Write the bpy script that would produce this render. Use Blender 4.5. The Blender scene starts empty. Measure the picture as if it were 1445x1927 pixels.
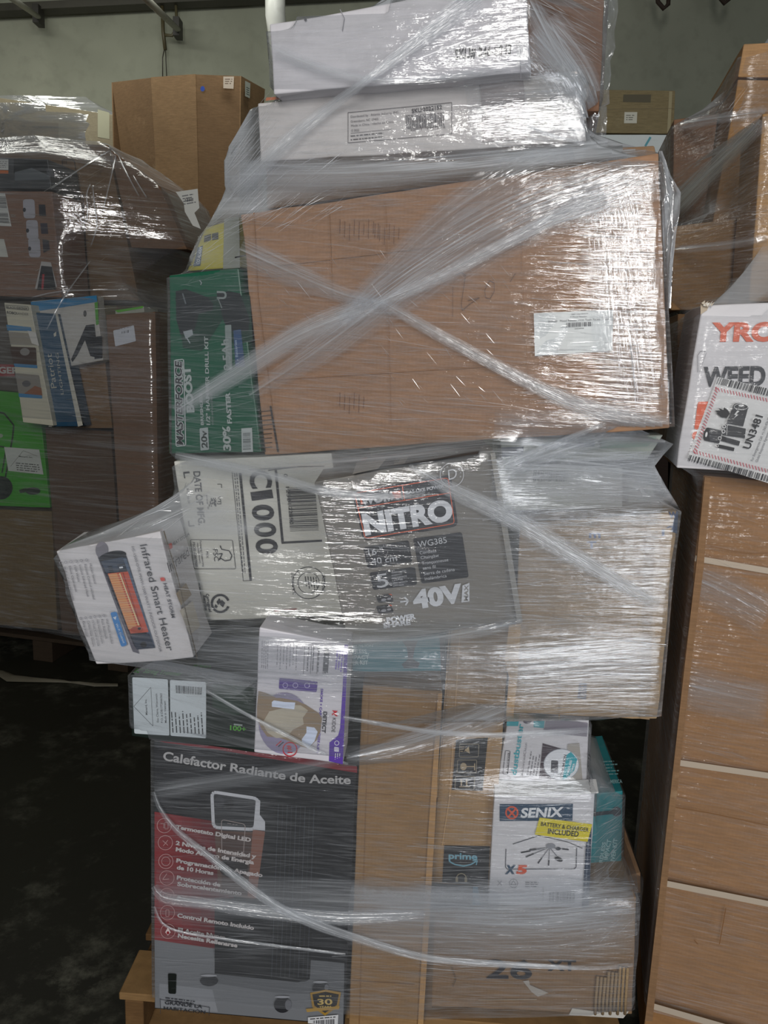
import bpy, bmesh, math, random
from math import radians, sin, cos, pi, exp
from mathutils import Vector, Matrix, noise
from mathutils.bvhtree import BVHTree

SC = bpy.context.scene
COL = SC.collection
rnd = random.Random(7)

# ------------------------------------------------------------------ camera
F_PX, W_PX, H_PX = 1420.0, 1445.0, 1927.0
PITCH, ROLL = radians(12), radians(3)
CAM = Vector((0, 0, 1.5))
FWD = Vector((0, cos(PITCH), -sin(PITCH)))
_r0, _u0 = Vector((1, 0, 0)), Vector((0, sin(PITCH), cos(PITCH)))
RGT = cos(ROLL) * _r0 + sin(ROLL) * _u0
UPV = -sin(ROLL) * _r0 + cos(ROLL) * _u0
cd = bpy.data.cameras.new('camera')
cd.sensor_fit = 'VERTICAL'; cd.sensor_height = 24; cd.lens = 24 * F_PX / H_PX
cam = bpy.data.objects.new('camera', cd); COL.objects.link(cam)
cam.matrix_world = Matrix.Translation(CAM) @ Matrix((RGT, UPV, -FWD)).transposed().to_4x4()
SC.camera = cam

# ------------------------------------------------------------------ light, world, exposure
SC.view_settings.view_transform = 'Standard'
SC.view_settings.look = 'None'
SC.view_settings.gamma = 1
SC.view_settings.use_curve_mapping = False
SC.view_settings.exposure = 0.0
SC.cycles.transparent_max_bounces = 32
SC.cycles.max_bounces = 6
SC.cycles.use_denoising = True
wd = bpy.data.worlds.new('world'); SC.world = wd; wd.use_nodes = True
wd.node_tree.nodes['Background'].inputs[0].default_value = (0.80, 0.88, 1.0, 1)
wd.node_tree.nodes['Background'].inputs[1].default_value = 0.26

def area_light(name, loc, target, sx, sy, power, col):
    l = bpy.data.lights.new(name, 'AREA'); l.shape = 'RECTANGLE'; l.size = sx; l.size_y = sy
    l.energy = power; l.color = col
    o = bpy.data.objects.new(name, l); COL.objects.link(o); o.location = loc
    o.rotation_euler = (Vector(target) - Vector(loc)).to_track_quat('-Z', 'Y').to_euler()
    return o
area_light('added_key_light', (-0.52, -2.3, 2.5), (0.1, 1.3, 1.5), .75, 1.4, 74, (1.0, 0.98, 0.95))  # added key panel behind the camera, sized and placed for the upper film glints
area_light('added_glint_light', (1.9, -2.0, 1.25), (0.4, 1.3, 1.0), 1.3, 2.1, 44, (0.95, 0.97, 1.0))  # added low panel that makes the lower right film glint
area_light('added_wall_light', (-1.6, 4.0, 3.55), (-1.3, 5.0, 1.2), 2.4, 0.3, 22, (1.0, 1.0, 0.92))  # added unseen light that brightens the back wall

# ------------------------------------------------------------------ pixel <-> world helpers
def ray(x, y): return FWD * F_PX + RGT * (x - 722.5) - UPV * (y - 963.5)
def at_y(x, y, Y): d = ray(x, y); return CAM + d * (Y / d.y)
def at_z(x, y, z): d = ray(x, y); return CAM + d * ((z - CAM.z) / d.z)

class Plane:
    def __init__(s, p, ex, up=None):
        s.p = Vector(p); s.ex = Vector(ex).normalized()
        up = Vector(up) if up else Vector((0, 0, 1))
        s.n = s.ex.cross(up).normalized()        # towards the viewer for a front face
        s.ez = s.n.cross(s.ex).normalized()
    def px(s, x, y):
        d = ray(x, y); return CAM + d * ((s.p - CAM).dot(s.n) / d.dot(s.n))
    def ab(s, x, y):
        q = s.px(x, y) - s.p; return (q.dot(s.ex), q.dot(s.ez))
    def w(s, a, b, off=0.0): return s.p + s.ex * a + s.ez * b + s.n * off

def front_plane(px, py, Y, yaw, tilt=0.0):
    a = radians(yaw); t = radians(tilt)
    ex = Vector((cos(a), -sin(a), 0))
    nh = Vector((-sin(a), -cos(a), 0))
    up = Vector((0, 0, 1)) * cos(t) - nh * sin(t)
    return Plane(at_y(px, py, Y), ex, up)

# ------------------------------------------------------------------ colours & materials
def lin(c):
    if isinstance(c, str):
        c = tuple(int(c[i:i + 2], 16) for i in (0, 2, 4))
    return tuple((v / 255 / 12.92) if v / 255 <= 0.04045 else ((v / 255 + 0.055) / 1.055) ** 2.4 for v in c)
MATS = {}
class NT:
    def __init__(s, name):
        s.m = bpy.data.materials.new(name); s.m.use_nodes = True; s.t = s.m.node_tree
        s.t.nodes.clear(); s.out = s.n('ShaderNodeOutputMaterial')
    def n(s, typ, **kw):
        nd = s.t.nodes.new(typ)
        for k, v in kw.items():
            if k.startswith('_'): setattr(nd, k[1:], v)
            else: nd.inputs[k.replace('__', ' ')].default_value = v
        return nd
    def l(s, a, b): s.t.links.new(a, b)
    def noise(s, vec, scale, rot=0.0, detail=3, mapscale=(1, 1, 1), rough=.5):
        mp = s.n('ShaderNodeMapping'); mp.inputs['Scale'].default_value = mapscale
        mp.inputs['Rotation'].default_value = (0, 0, rot); s.l(vec, mp.inputs['Vector'])
        nz = s.n('ShaderNodeTexNoise'); nz.inputs['Scale'].default_value = scale
        nz.inputs['Detail'].default_value = detail; nz.inputs['Roughness'].default_value = rough
        s.l(mp.outputs[0], nz.inputs['Vector']); return nz.outputs['Fac']
    def ramp(s, fac, a, b, ca=0.0, cb=1.0):
        r = s.n('ShaderNodeMapRange'); r.inputs['From Min'].default_value = a; r.inputs['From Max'].default_value = b
        r.inputs['To Min'].default_value = ca; r.inputs['To Max'].default_value = cb; r.clamp = True
        s.l(fac, r.inputs['Value']); return r.outputs[0]
    def math(s, op, a, b=None):
        m = s.n('ShaderNodeMath'); m.operation = op
        for i, v in enumerate((a, b)):
            if v is None: continue
            if isinstance(v, (int, float)): m.inputs[i].default_value = v
            else: s.l(v, m.inputs[i])
        return m.outputs[0]
    def mixc(s, f, a, b):
        m = s.n('ShaderNodeMix'); m.data_type = 'RGBA'
        for i, v in ((0, f), (6, a), (7, b)):
            if isinstance(v, (int, float)): m.inputs[i].default_value = v
            elif isinstance(v, tuple): m.inputs[i].default_value = (*v, 1)
            else: s.l(v, m.inputs[i])
        return m.outputs[2]
    def bump(s, h, strength, dist):
        b = s.n('ShaderNodeBump'); b.inputs['Strength'].default_value = strength
        b.inputs['Distance'].default_value = dist; s.l(h, b.inputs['Height']); return b.outputs[0]

def paper(col, rough=0.55, wear=0.12, key=None):
    """printed board: plain ink colour with faint mottling"""
    k = ('paper', col if isinstance(col, str) else tuple(col), rough)
    if k in MATS: return MATS[k]
    t = NT('print_' + (col if isinstance(col, str) else 'x')); c = lin(col)
    tc = t.n('ShaderNodeTexCoord').outputs['Object']
    nz = t.noise(tc, 30, detail=4)
    f = t.ramp(nz, .35, .75, 0, wear)
    d = tuple(min(1, v * .75 + .02) for v in c)
    p = t.n('ShaderNodeBsdfPrincipled'); p.inputs['Roughness'].default_value = rough
    t.l(t.mixc(f, c, d), p.inputs['Base Color']); t.l(p.outputs[0], t.out.inputs[0])
    MATS[k] = t.m; return t.m

def board(col, corr=True, scuff='c9ad88', rough=0.8):
    """corrugated cardboard: kraft fibre, faint flutes, rubbed spots; axes are the box's own"""
    k = ('board', col, corr, scuff)
    if k in MATS: return MATS[k]
    t = NT('cardboard_' + col); c = lin(col)
    tc = t.n('ShaderNodeTexCoord').outputs['Object']
    fib = t.noise(tc, 1, detail=4, mapscale=(30, 30, 260))
    blot = t.noise(tc, 7, detail=5, rough=.65)
    speck = t.noise(tc, 420, detail=1)
    c1 = t.mixc(t.ramp(fib, .35, .7), tuple(v * .86 for v in c), tuple(min(1, v * 1.1) for v in c))
    c2 = t.mixc(t.ramp(blot, .52, .8, 0, .45), c1, tuple(v * .72 for v in c))
    c3 = t.mixc(t.ramp(blot, .22, .38, .4, 0), c2, lin(scuff))
    c4 = t.mixc(t.ramp(speck, .66, .74, 0, .3), c3, tuple(v * .5 for v in c))
    p = t.n('ShaderNodeBsdfPrincipled'); p.inputs['Roughness'].default_value = rough
    p.inputs['Specular IOR Level'].default_value = .25
    t.l(c4, p.inputs['Base Color'])
    h = t.noise(tc, 5, detail=5, rough=.6)
    if corr:
        wv = t.n('ShaderNodeTexWave'); wv.inputs['Scale'].default_value = 45; wv.bands_direction = 'X'
        wv.inputs['Distortion'].default_value = .6
        t.l(tc, wv.inputs['Vector'])
        hh = t.math('ADD', t.math('MULTIPLY', wv.outputs['Fac'], .02), h)
    else: hh = h
    t.l(t.bump(hh, .5, .01), p.inputs['Normal'])
    t.l(p.outputs[0], t.out.inputs[0]); MATS[k] = t.m; return t.m

def coated(col, rough=0.45, dirt='8a7f70', amt=.3):
    """coated carton board with grime in blotches and fine scratches"""
    k = ('coated', col, rough, dirt)
    if k in MATS: return MATS[k]
    t = NT('coated_board_' + col); c = lin(col)
    tc = t.n('ShaderNodeTexCoord').outputs['Object']
    a = t.noise(tc, 9, detail=6, rough=.7); b = t.noise(tc, 1, detail=3, mapscale=(25, 25, 160))
    c1 = t.mixc(t.ramp(a, .55, .85, 0, amt), c, lin(dirt))
    c2 = t.mixc(t.ramp(b, .62, .8, 0, .18), c1, lin(dirt))
    p = t.n('ShaderNodeBsdfPrincipled'); p.inputs['Roughness'].default_value = rough
    t.l(c2, p.inputs['Base Color'])
    t.l(t.bump(t.noise(tc, 6, detail=5, rough=.6), .5, .008), p.inputs['Normal'])
    t.l(p.outputs[0], t.out.inputs[0]); MATS[k] = t.m; return t.m

def film_mat(name, base, streak, gloss, sx=5.0, sy=230.0, diag=0.10, edge=False, tint='e6eaf0', bumpk=.7, rough=.12, free=0.0, iso=.5):
    """clear polythene stretch film: pulled streaks haze it, ridges give it its glints. UV in metres, u along the pull"""
    if name in MATS: return MATS[name]
    t = NT(name); uv = t.n('ShaderNodeUVMap').outputs[0]
    s1 = t.ramp(t.noise(uv, 1, detail=3, mapscale=(sx, sy, 1)), .50, .80)
    s2 = t.ramp(t.noise(uv, 1, rot=diag, detail=3, mapscale=(sx * 1.3, sy * 1.7, 1)), .52, .82)
    s3 = t.ramp(t.noise(uv, 1, rot=-diag * 1.8, detail=2, mapscale=(sx * .8, sy * .6, 1)), .50, .85)
    mod = t.ramp(t.noise(uv, 1, detail=3, mapscale=(2.2, 7, 1)), .35, .68)
    s = t.math('ADD', t.math('MULTIPLY', s1, .6), t.math('ADD', t.math('MULTIPLY', s2, .5), t.math('MULTIPLY', s3, .4)))
    al = t.math('ADD', t.math('MULTIPLY', t.math('MULTIPLY', s, t.math('ADD', t.math('MULTIPLY', mod, .8), .2)), streak), base)
    ge = t.n('ShaderNodeNewGeometry'); vd = t.n('ShaderNodeVectorMath'); vd.operation = 'DOT_PRODUCT'
    t.l(ge.outputs['Incoming'], vd.inputs[0]); t.l(ge.outputs['Normal'], vd.inputs[1])
    cs = t.math('ABSOLUTE', vd.outputs['Value'])
    if free:   # spans that hang free of the boxes are loosely doubled and milkier
        fa = t.n('ShaderNodeAttribute'); fa.attribute_name = 'free'
        al = t.math('ADD', al, t.math('MULTIPLY', fa.outputs['Fac'], free))
    al = t.math('DIVIDE', al, t.math('MAXIMUM', cs, .3))   # longer path through the film at a glancing view
    if edge:   # second UV coordinate runs 0..1 in attribute 'across': soft bunched edges
        at = t.n('ShaderNodeAttribute'); at.attribute_name = 'across'
        al = t.math('MULTIPLY', al, at.outputs['Fac'])
    al = t.math('MINIMUM', al, .93)
    tr = t.n('ShaderNodeBsdfTransparent'); tr.inputs[0].default_value = (.97, .975, .98, 1)
    df = t.n('ShaderNodeBsdfDiffuse'); df.inputs[0].default_value = (*lin(tint), 1)
    tl = t.n('ShaderNodeBsdfTranslucent'); tl.inputs[0].default_value = (*lin(tint), 1)
    m0 = t.n('ShaderNodeMixShader'); m0.inputs[0].default_value = .3
    t.l(df.outputs[0], m0.inputs[1]); t.l(tl.outputs[0], m0.inputs[2])
    m1 = t.n('ShaderNodeMixShader'); t.l(al, m1.inputs[0]); t.l(tr.outputs[0], m1.inputs[1]); t.l(m0.outputs[0], m1.inputs[2])
    gl = t.n('ShaderNodeBsdfGlossy'); gl.inputs['Roughness'].default_value = rough
    hb = t.math('ADD', t.noise(uv, 1, detail=4, mapscale=(sx * 1.6, sy * .55, 1)),
                t.math('MULTIPLY', t.noise(uv, 1, rot=.5, detail=3, mapscale=(18, 34, 1)), iso))
    t.l(t.bump(hb, bumpk, .006), gl.inputs['Normal'])
    fr = t.math('ADD', t.math('MULTIPLY', t.math('POWER', t.math('SUBTRACT', 1.0, cs), 5), .5), .06)
    gf = t.math('MINIMUM', t.math('MULTIPLY', t.math('ADD', fr, t.math('MULTIPLY', s, .14)), gloss), .8)
    if edge: gf = t.math('MULTIPLY', gf, at.outputs['Fac'])
    m2 = t.n('ShaderNodeMixShader'); t.l(gf, m2.inputs[0]); t.l(m1.outputs[0], m2.inputs[1]); t.l(gl.outputs[0], m2.inputs[2])
    t.l(m2.outputs[0], t.out.inputs[0]); MATS[name] = t.m; return t.m

def strand_mat(name, alpha, tint='f2f5fa'):
    if name in MATS: return MATS[name]
    t = NT(name); uv = t.n('ShaderNodeUVMap').outputs[0]
    tr = t.n('ShaderNodeBsdfTransparent')
    df = t.n('ShaderNodeBsdfDiffuse'); df.inputs[0].default_value = (*lin(tint), 1)
    gl = t.n('ShaderNodeBsdfGlossy'); gl.inputs['Roughness'].default_value = .22
    m0 = t.n('ShaderNodeMixShader'); m0.inputs[0].default_value = .5; t.l(df.outputs[0], m0.inputs[1]); t.l(gl.outputs[0], m0.inputs[2])
    a = t.ramp(t.noise(uv, 1, detail=2, mapscale=(30, 30, 1)), .38, .68, alpha * .25, alpha)
    m1 = t.n('ShaderNodeMixShader'); t.l(a, m1.inputs[0]); t.l(tr.outputs[0], m1.inputs[1]); t.l(m0.outputs[0], m1.inputs[2])
    t.l(m1.outputs[0], t.out.inputs[0]); MATS[name] = t.m; return t.m

# ------------------------------------------------------------------ object helpers
def link(name, me, mats, parent=None, M=None):
    for m in (mats if isinstance(mats, (list, tuple)) else [mats]): me.materials.append(m)
    o = bpy.data.objects.new(name, me); COL.objects.link(o)
    if parent: o.parent = parent
    if M is not None: o.matrix_local = M
    return o
def root(name, label, cat, loc, rz=0.0, group=None):
    o = bpy.data.objects.new(name, None); COL.objects.link(o); o.location = loc; o.rotation_euler = (0, 0, rz)
    o.empty_display_size = .05; o['label'] = label; o['category'] = cat
    if group: o['group'] = group
    return o
def inv(r):
    return (Matrix.Translation(r.location) @ Matrix.Rotation(r.rotation_euler.z, 4, 'Z')).inverted()
def mesh_from(verts, faces, M=None, smooth=False, uvs=None, mi=None):
    me = bpy.data.meshes.new('m')
    me.from_pydata([tuple(M @ Vector(v)) if M else tuple(v) for v in verts], [], faces)
    if uvs:
        ul = me.uv_layers.new(name='UVMap')
        for lp in me.loops: ul.data[lp.index].uv = uvs[lp.vertex_index]
    if mi: me.polygons.foreach_set('material_index', mi)
    if smooth: me.polygons.foreach_set('use_smooth', [True] * len(me.polygons))
    me.update(); return me

def hexa(c, cell=.04, amp=.0015, crumple=.0012, seed=0.0):
    """closed box from 8 corners (front TL,TR,BR,BL then back), gridded; faces sag inwards a little, edges are worn"""
    TL, TR, BR, BL, bTL, bTR, bBR, bBL = c
    cen = sum(c, Vector()) / 8
    nx = max(1, min(16, int((TR - TL).length / cell))); nz = max(1, min(16, int((TL - BL).length / cell))); ny = max(1, min(8, int((bTL - TL).length / (cell * 2))))
    def P(u, v, w):
        f = (BL * (1 - u) + BR * u) * (1 - v) + (TL * (1 - u) + TR * u) * v
        b = (bBL * (1 - u) + bBR * u) * (1 - v) + (bTL * (1 - u) + bTR * u) * v
        return f * (1 - w) + b * w
    idx = {}; vs = []
    ex, ez, ey = (TR - TL).normalized(), (TL - BL).normalized(), (bTL - TL).normalized()
    def V(i, j, k):
        key = (i, j, k)
        if key in idx: return idx[key]
        p = P(i / nx, j / nz, k / ny)
        on = (i in (0, nx)) + (j in (0, nz)) + (k in (0, ny))
        q = p * 9 + Vector((seed, seed * 2, 0))
        d = Vector()
        for flag, ax, sg in ((i in (0, nx), ex, 1 if i == 0 else -1), (j in (0, nz), ez, 1 if j == 0 else -1), (k in (0, ny), ey, 1 if k == 0 else -1)):
            if flag: d += ax * sg * amp * (.5 + .5 * noise.noise(q))
        if on >= 2: d += Vector((noise.noise(p * 60), noise.noise(p * 60 + Vector((9, 0, 0))), noise.noise(p * 60 + Vector((0, 9, 0))))) * crumple
        idx[key] = len(vs); vs.append(p + d); return idx[key]
    fs = []
    for i in range(nx):
        for j in range(nz):
            fs.append((V(i, j, 0), V(i + 1, j, 0), V(i + 1, j + 1, 0), V(i, j + 1, 0)))
            fs.append((V(i, j, ny), V(i, j + 1, ny), V(i + 1, j + 1, ny), V(i + 1, j, ny)))
    for j in range(nz):
        for k in range(ny):
            fs.append((V(0, j, k), V(0, j + 1, k), V(0, j + 1, k + 1), V(0, j, k + 1)))
            fs.append((V(nx, j, k), V(nx, j, k + 1), V(nx, j + 1, k + 1), V(nx, j + 1, k)))
    for i in range(nx):
        for k in range(ny):
            fs.append((V(i, 0, k), V(i, 0, k + 1), V(i + 1, 0, k + 1), V(i + 1, 0, k)))
            fs.append((V(i, nz, k), V(i + 1, nz, k), V(i + 1, nz, k + 1), V(i, nz, k + 1)))
    return vs, fs

class Box: pass
WRAP = {'main': [], 'left': [], 'right': [], 'silver': []}
_seed = [0.0]
def carton(name, label, quad, Y, yaw, depth, mat, cat='box', tilt=0.0, wrap='main', anchor=None, group=None, bevel=.0022,
           amp=.0015, crumple=.0012, body='carton_body', seam=None):
    """quad: front face corners TL,TR,BR,BL as seen in the photograph, set on a plane standing at depth Y and turned by yaw"""
    ax, ay = anchor or (sum(q[0] for q in quad) / 4, sum(q[1] for q in quad) / 4)
    pl = front_plane(ax, ay, Y, yaw, tilt)
    fr = [pl.px(*q) for q in quad]
    bk = [p - pl.n * depth for p in fr]
    c = fr + bk
    base = sum((fr[2], fr[3], bk[2], bk[3]), Vector()) / 4; base.z = min(p.z for p in c)
    r = root(name, label, cat, base, -radians(yaw), group)
    Mi = inv(r); _seed[0] += 3.7
    vs, fs = hexa(c, amp=amp, crumple=crumple, seed=_seed[0])
    me = mesh_from(vs, fs, Mi, smooth=False)
    o = link(body, me, mat, r)
    bv = o.modifiers.new('bevel', 'BEVEL'); bv.width = bevel; bv.segments = 2; bv.limit_method = 'ANGLE'; bv.angle_limit = radians(50)
    b = Box(); b.root = r; b.Mi = Mi; b.pl = pl; b.c = c; b.body = o; b.layer = 0
    n = (fr[1] - fr[0]).normalized()
    b.right = Plane(fr[1], (bk[1] - fr[1]), fr[1] - fr[2])
    b.left = Plane(bk[0], (fr[0] - bk[0]), fr[0] - fr[3])
    b.top = Plane(fr[0], (fr[1] - fr[0]), -pl.n)
    if wrap: WRAP[wrap].append(c)
    if seam: # tape over the middle seam of the top flaps
        pass
    return b

_tc = {}
def text_mesh(s, bold, spacing):
    k = (s, bold, spacing)
    if k not in _tc:
        cu = bpy.data.curves.new('t', 'FONT'); cu.body = s; cu.offset = bold; cu.resolution_u = 4; cu.space_character = spacing
        ob = bpy.data.objects.new('t', cu); me = ob.to_mesh()
        vs = [(v.co.x, v.co.y) for v in me.vertices]; fs = [tuple(p.vertices) for p in me.polygons]
        ob.to_mesh_clear(); bpy.data.objects.remove(ob); bpy.data.curves.remove(cu)
        _tc[k] = (vs, fs, min(v[0] for v in vs), max(v[0] for v in vs))
    return _tc[k]

class Art:
    """flat print or a stuck-on paper on one face of a box; places are read off the photograph and laid into the face's own plane"""
    def __init__(s, box, name='printed_artwork', plane=None, off=.0006, label=None, parent=None):
        s.b = box; s.pl = plane or box.pl; s.off = off + box.layer; s.v = []; s.f = []; s.mi = []; s.m = []; s.name = name; s.label = label
        s.parent = parent; s.step = .00005; s.rough = .5
    def _m(s, col):
        m = col if not isinstance(col, str) else paper(col, s.rough)
        if m not in s.m: s.m.append(m)
        return s.m.index(m)
    def faces(s, col, pts, faces):
        s.off += s.step; b0 = len(s.v); i = s._m(col)
        s.v += [s.pl.w(a, b, s.off) for a, b in pts]
        for f in faces: s.f.append(tuple(b0 + k for k in f)); s.mi.append(i)
    def _fix(s, pts):
        ar = sum(pts[i][0] * pts[(i + 1) % len(pts)][1] - pts[(i + 1) % len(pts)][0] * pts[i][1] for i in range(len(pts)))
        return pts if ar > 0 else pts[::-1]
    def poly(s, col, px):
        p = s._fix([s.pl.ab(*q) for q in px]); s.faces(col, p, [tuple(range(len(p)))]); return s
    def grid(s, col, px, wob=.0012, nx=8, ny=5, seed=0):
        """a paper stuck on with slight waves: quad TL,TR,BR,BL"""
        q = [Vector(s.pl.ab(*c)) for c in px]; s.off += s.step; b0 = len(s.v); i = s._m(col)
        for j in range(ny + 1):
            for k in range(nx + 1):
                u, v = k / nx, j / ny
                p = (q[0] * (1 - u) + q[1] * u) * (1 - v) + (q[3] * (1 - u) + q[2] * u) * v
                s.v.append(s.pl.w(p.x, p.y, s.off + wob * (1 + noise.noise(Vector((p.x * 45 + seed, p.y * 30, seed))))))
        for j in range(ny):
            for k in range(nx):
                a = b0 + j * (nx + 1) + k; s.f.append((a + nx + 1, a + nx + 2, a + 1, a)); s.mi.append(i)
        s.off += wob * 2; return s
    def rr(s, col, px, r=5):
        """rounded quad TL,TR,BR,BL, radius in photo pixels"""
        out = []
        n = 4
        for i in range(n):
            p = Vector(px[i]); a = Vector(px[i - 1]); c = Vector(px[(i + 1) % n])
            d1 = (a - p).normalized() * r; d2 = (c - p).normalized() * r
            for k in range(5):
                t = k / 4; q = (p + d1) * (1 - t) ** 2 + p * 2 * t * (1 - t) + (p + d2) * t * t; out.append((q.x, q.y))
        return s.poly(col, out)
    def line(s, col, px, w=1.5, closed=False):
        pts = [Vector(p) for p in px]
        if closed: pts.append(pts[0])
        for a, b in zip(pts, pts[1:]):
            d = (b - a); L = d.length
            if L < 1e-6: continue
            n = Vector((-d.y, d.x)) / L * w / 2
            s.poly(col, [tuple(a + n), tuple(b + n), tuple(b - n), tuple(a - n)]); s.off -= s.step
        s.off += s.step; return s
    def rrline(s, col, px, r=5, w=1.2):
        out = []
        for i in range(4):
            p = Vector(px[i]); a = Vector(px[i - 1]); c = Vector(px[(i + 1) % 4])
            d1 = (a - p).normalized() * r; d2 = (c - p).normalized() * r
            for k in range(4):
                t = k / 3; q = (p + d1) * (1 - t) ** 2 + p * 2 * t * (1 - t) + (p + d2) * t * t; out.append(tuple(q))
        return s.line(col, out, w, True)
    def ell(s, col, c, rx, ry=None, rot=0, n=28, a0=0, a1=360):
        ry = ry or rx; k = radians(rot)
        pts = []
        for i in range(n + (a1 - a0 < 360)):
            t = radians(a0 + (a1 - a0) * i / n); x, y = rx * cos(t), ry * sin(t)
            pts.append((c[0] + x * cos(k) - y * sin(k), c[1] + x * sin(k) + y * cos(k)))
        return s.poly(col, pts)
    def ring(s, col, c, r, w=1.5, ry=None, a0=0, a1=360, n=28):
        ry = ry or r
        pts = [(c[0] + r * cos(radians(a0 + (a1 - a0) * i / n)), c[1] + ry * sin(radians(a0 + (a1 - a0) * i / n))) for i in range(n + 1)]
        return s.line(col, pts, w)
    def text(s, col, st, p0, p1, h, bold=0.0, sh=0.0, spacing=1.0):
        """st along the baseline p0->p1 (photo px), capitals h px high"""
        vs, fs, x0, x1 = text_mesh(st, bold, spacing)
        a, b = Vector(s.pl.ab(*p0)), Vector(s.pl.ab(*p1)); d = b - a; L = d.length; d.normalize(); u = Vector((-d.y, d.x))
        dp = Vector(p1) - Vector(p0); dp.normalize(); pq = (p0[0] + dp.y * h, p0[1] - dp.x * h)
        hh = abs((Vector(s.pl.ab(*pq)) - a).dot(u)) / .73
        kx = L / max(1e-6, x1 - x0)
        pts = []
        for x, y in vs:
            q = a + d * ((x - x0) * kx + sh * y * hh) + u * (y * hh); pts.append((q.x, q.y))
        s.faces(col, pts, fs); return s
    def tiny(s, col, p0, p1, step, n, h=1.6, ragged=.35, seed=1):
        """n lines of print too small to read, first baseline p0->p1, next ones offset by step"""
        r = random.Random(seed)
        for i in range(n):
            a = Vector(p0) + Vector(step) * i; b = Vector(p1) + Vector(step) * i; b = a + (b - a) * (1 - ragged * r.random())
            L = (b - a).length; d = (b - a) / max(L, 1e-6); x = 0; nn = Vector((d.y, -d.x)) * h
            while x < L:
                wl = r.uniform(3, 11) * max(.6, h / 1.8); e = min(L, x + wl); p, q = a + d * x, a + d * e
                s.poly(col, [tuple(p), tuple(q), tuple(q + nn), tuple(p + nn)]); s.off -= s.step; x = e + r.uniform(1.2, 2.4)
        s.off += s.step; return s
    def bars(s, col, px, n=34, seed=3):
        """barcode in quad TL,TR,BR,BL, bars run TL->BL"""
        r = random.Random(seed); q = [Vector(p) for p in px]; ws = [r.choice((1, 1, 2, 3)) for _ in range(2 * n)]; T = sum(ws); x = 0
        for i, w in enumerate(ws):
            u0, u1 = x / T, (x + w) / T; x += w
            if i % 2: continue
            A, B = q[0].lerp(q[1], u0), q[0].lerp(q[1], u1); C, D = q[3].lerp(q[2], u1), q[3].lerp(q[2], u0)
            s.poly(col, [tuple(A), tuple(B), tuple(C), tuple(D)]); s.off -= s.step
        s.off += s.step; return s
    def done(s, kind=None):
        par = s.parent or s.b.root
        me = mesh_from(s.v, s.f, s.b.Mi, mi=s.mi)
        o = bpy.data.objects.new(s.name, me); COL.objects.link(o)
        for m in s.m: me.materials.append(m)
        o.parent = par
        if s.label: o['label'] = s.label
        s.b.layer = max(s.b.layer, s.off - .0006 if s.pl is s.b.pl else 0)
        return o

def part_box(name, c, mat, r, Mi, bevel=.001, seg=1):
    vs, fs = hexa(c, cell=10, amp=0, crumple=0)
    o = link(name, mesh_from(vs, fs, Mi), mat, r)
    if bevel: b = o.modifiers.new('bevel', 'BEVEL'); b.width = bevel; b.segments = seg
    return o
def bxc(x0, x1, y0, y1, z0, z1):
    return [Vector(p) for p in ((x0, y0, z1), (x1, y0, z1), (x1, y0, z0), (x0, y0, z0), (x0, y1, z1), (x1, y1, z1), (x1, y1, z0), (x0, y1, z0))]
def tube_mesh(pts, r, n=10, M=None):
    pts = [Vector(p) for p in pts]; vs = []; fs = []
    rr_ = r if isinstance(r, (list, tuple)) else [r] * len(pts)
    for i, p in enumerate(pts):
        t = (pts[min(i + 1, len(pts) - 1)] - pts[max(i - 1, 0)]).normalized()
        a = t.orthogonal().normalized(); b = t.cross(a)
        if i and (a.dot(pa) < 0): pass
        if i: a = (pa - t * pa.dot(t)).normalized(); b = t.cross(a)
        pa = a
        vs += [p + (a * cos(2 * pi * k / n) + b * sin(2 * pi * k / n)) * rr_[i] for k in range(n)]
    for i in range(len(pts) - 1):
        for k in range(n):
            fs.append((i * n + k, i * n + (k + 1) % n, (i + 1) * n + (k + 1) % n, (i + 1) * n + k))
    fs.append(tuple(range(n))[::-1]); fs.append(tuple((len(pts) - 1) * n + k for k in range(n)))
    return mesh_from(vs, fs, M, smooth=True)

def structure(name, me, mat):
    o = link(name, me, mat); o['kind'] = 'structure'; return o

# ================================================================== the building shell
def plane_box(name, c, mat):
    vs, fs = hexa(c, cell=100, amp=0, crumple=0); return structure(name, mesh_from(vs, fs), mat)
def wall_mat():
    t = NT('painted_block_wall'); tc = t.n('ShaderNodeTexCoord').outputs['Object']
    a = t.noise(tc, .6, detail=5, rough=.6); b = t.noise(tc, 14, detail=4)
    c = t.mixc(t.ramp(a, .35, .65), lin('a3a594'), lin('8d9080'))
    c = t.mixc(t.ramp(b, .5, .7, 0, .25), c, lin('777a6c'))
    p = t.n('ShaderNodeBsdfPrincipled'); p.inputs['Roughness'].default_value = .8
    t.l(c, p.inputs['Base Color']); t.l(t.bump(b, .3, .004), p.inputs['Normal']); t.l(p.outputs[0], t.out.inputs[0]); return t.m
def floor_mat():
    t = NT('dark_stained_concrete'); tc = t.n('ShaderNodeTexCoord').outputs['Object']
    a = t.noise(tc, 2.4, detail=9, rough=.72); b = t.noise(tc, 9, detail=8, rough=.7); c0 = t.noise(tc, 1.1, detail=4)
    m = t.math('MULTIPLY', t.ramp(a, .50, .68), t.ramp(b, .45, .68))
    c = t.mixc(m, lin('201f19'), lin('78776a'))
    c = t.mixc(t.ramp(c0, .4, .7, 0, .4), c, lin('2c2c20'))
    p = t.n('ShaderNodeBsdfPrincipled'); p.inputs['Roughness'].default_value = .6; p.inputs['Specular IOR Level'].default_value = .25
    t.l(c, p.inputs['Base Color']); t.l(t.bump(b, .4, .004), p.inputs['Normal']); t.l(p.outputs[0], t.out.inputs[0]); return t.m
WALL, FLOOR = wall_mat(), floor_mat()
CEIL_Z = 3.62
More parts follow.
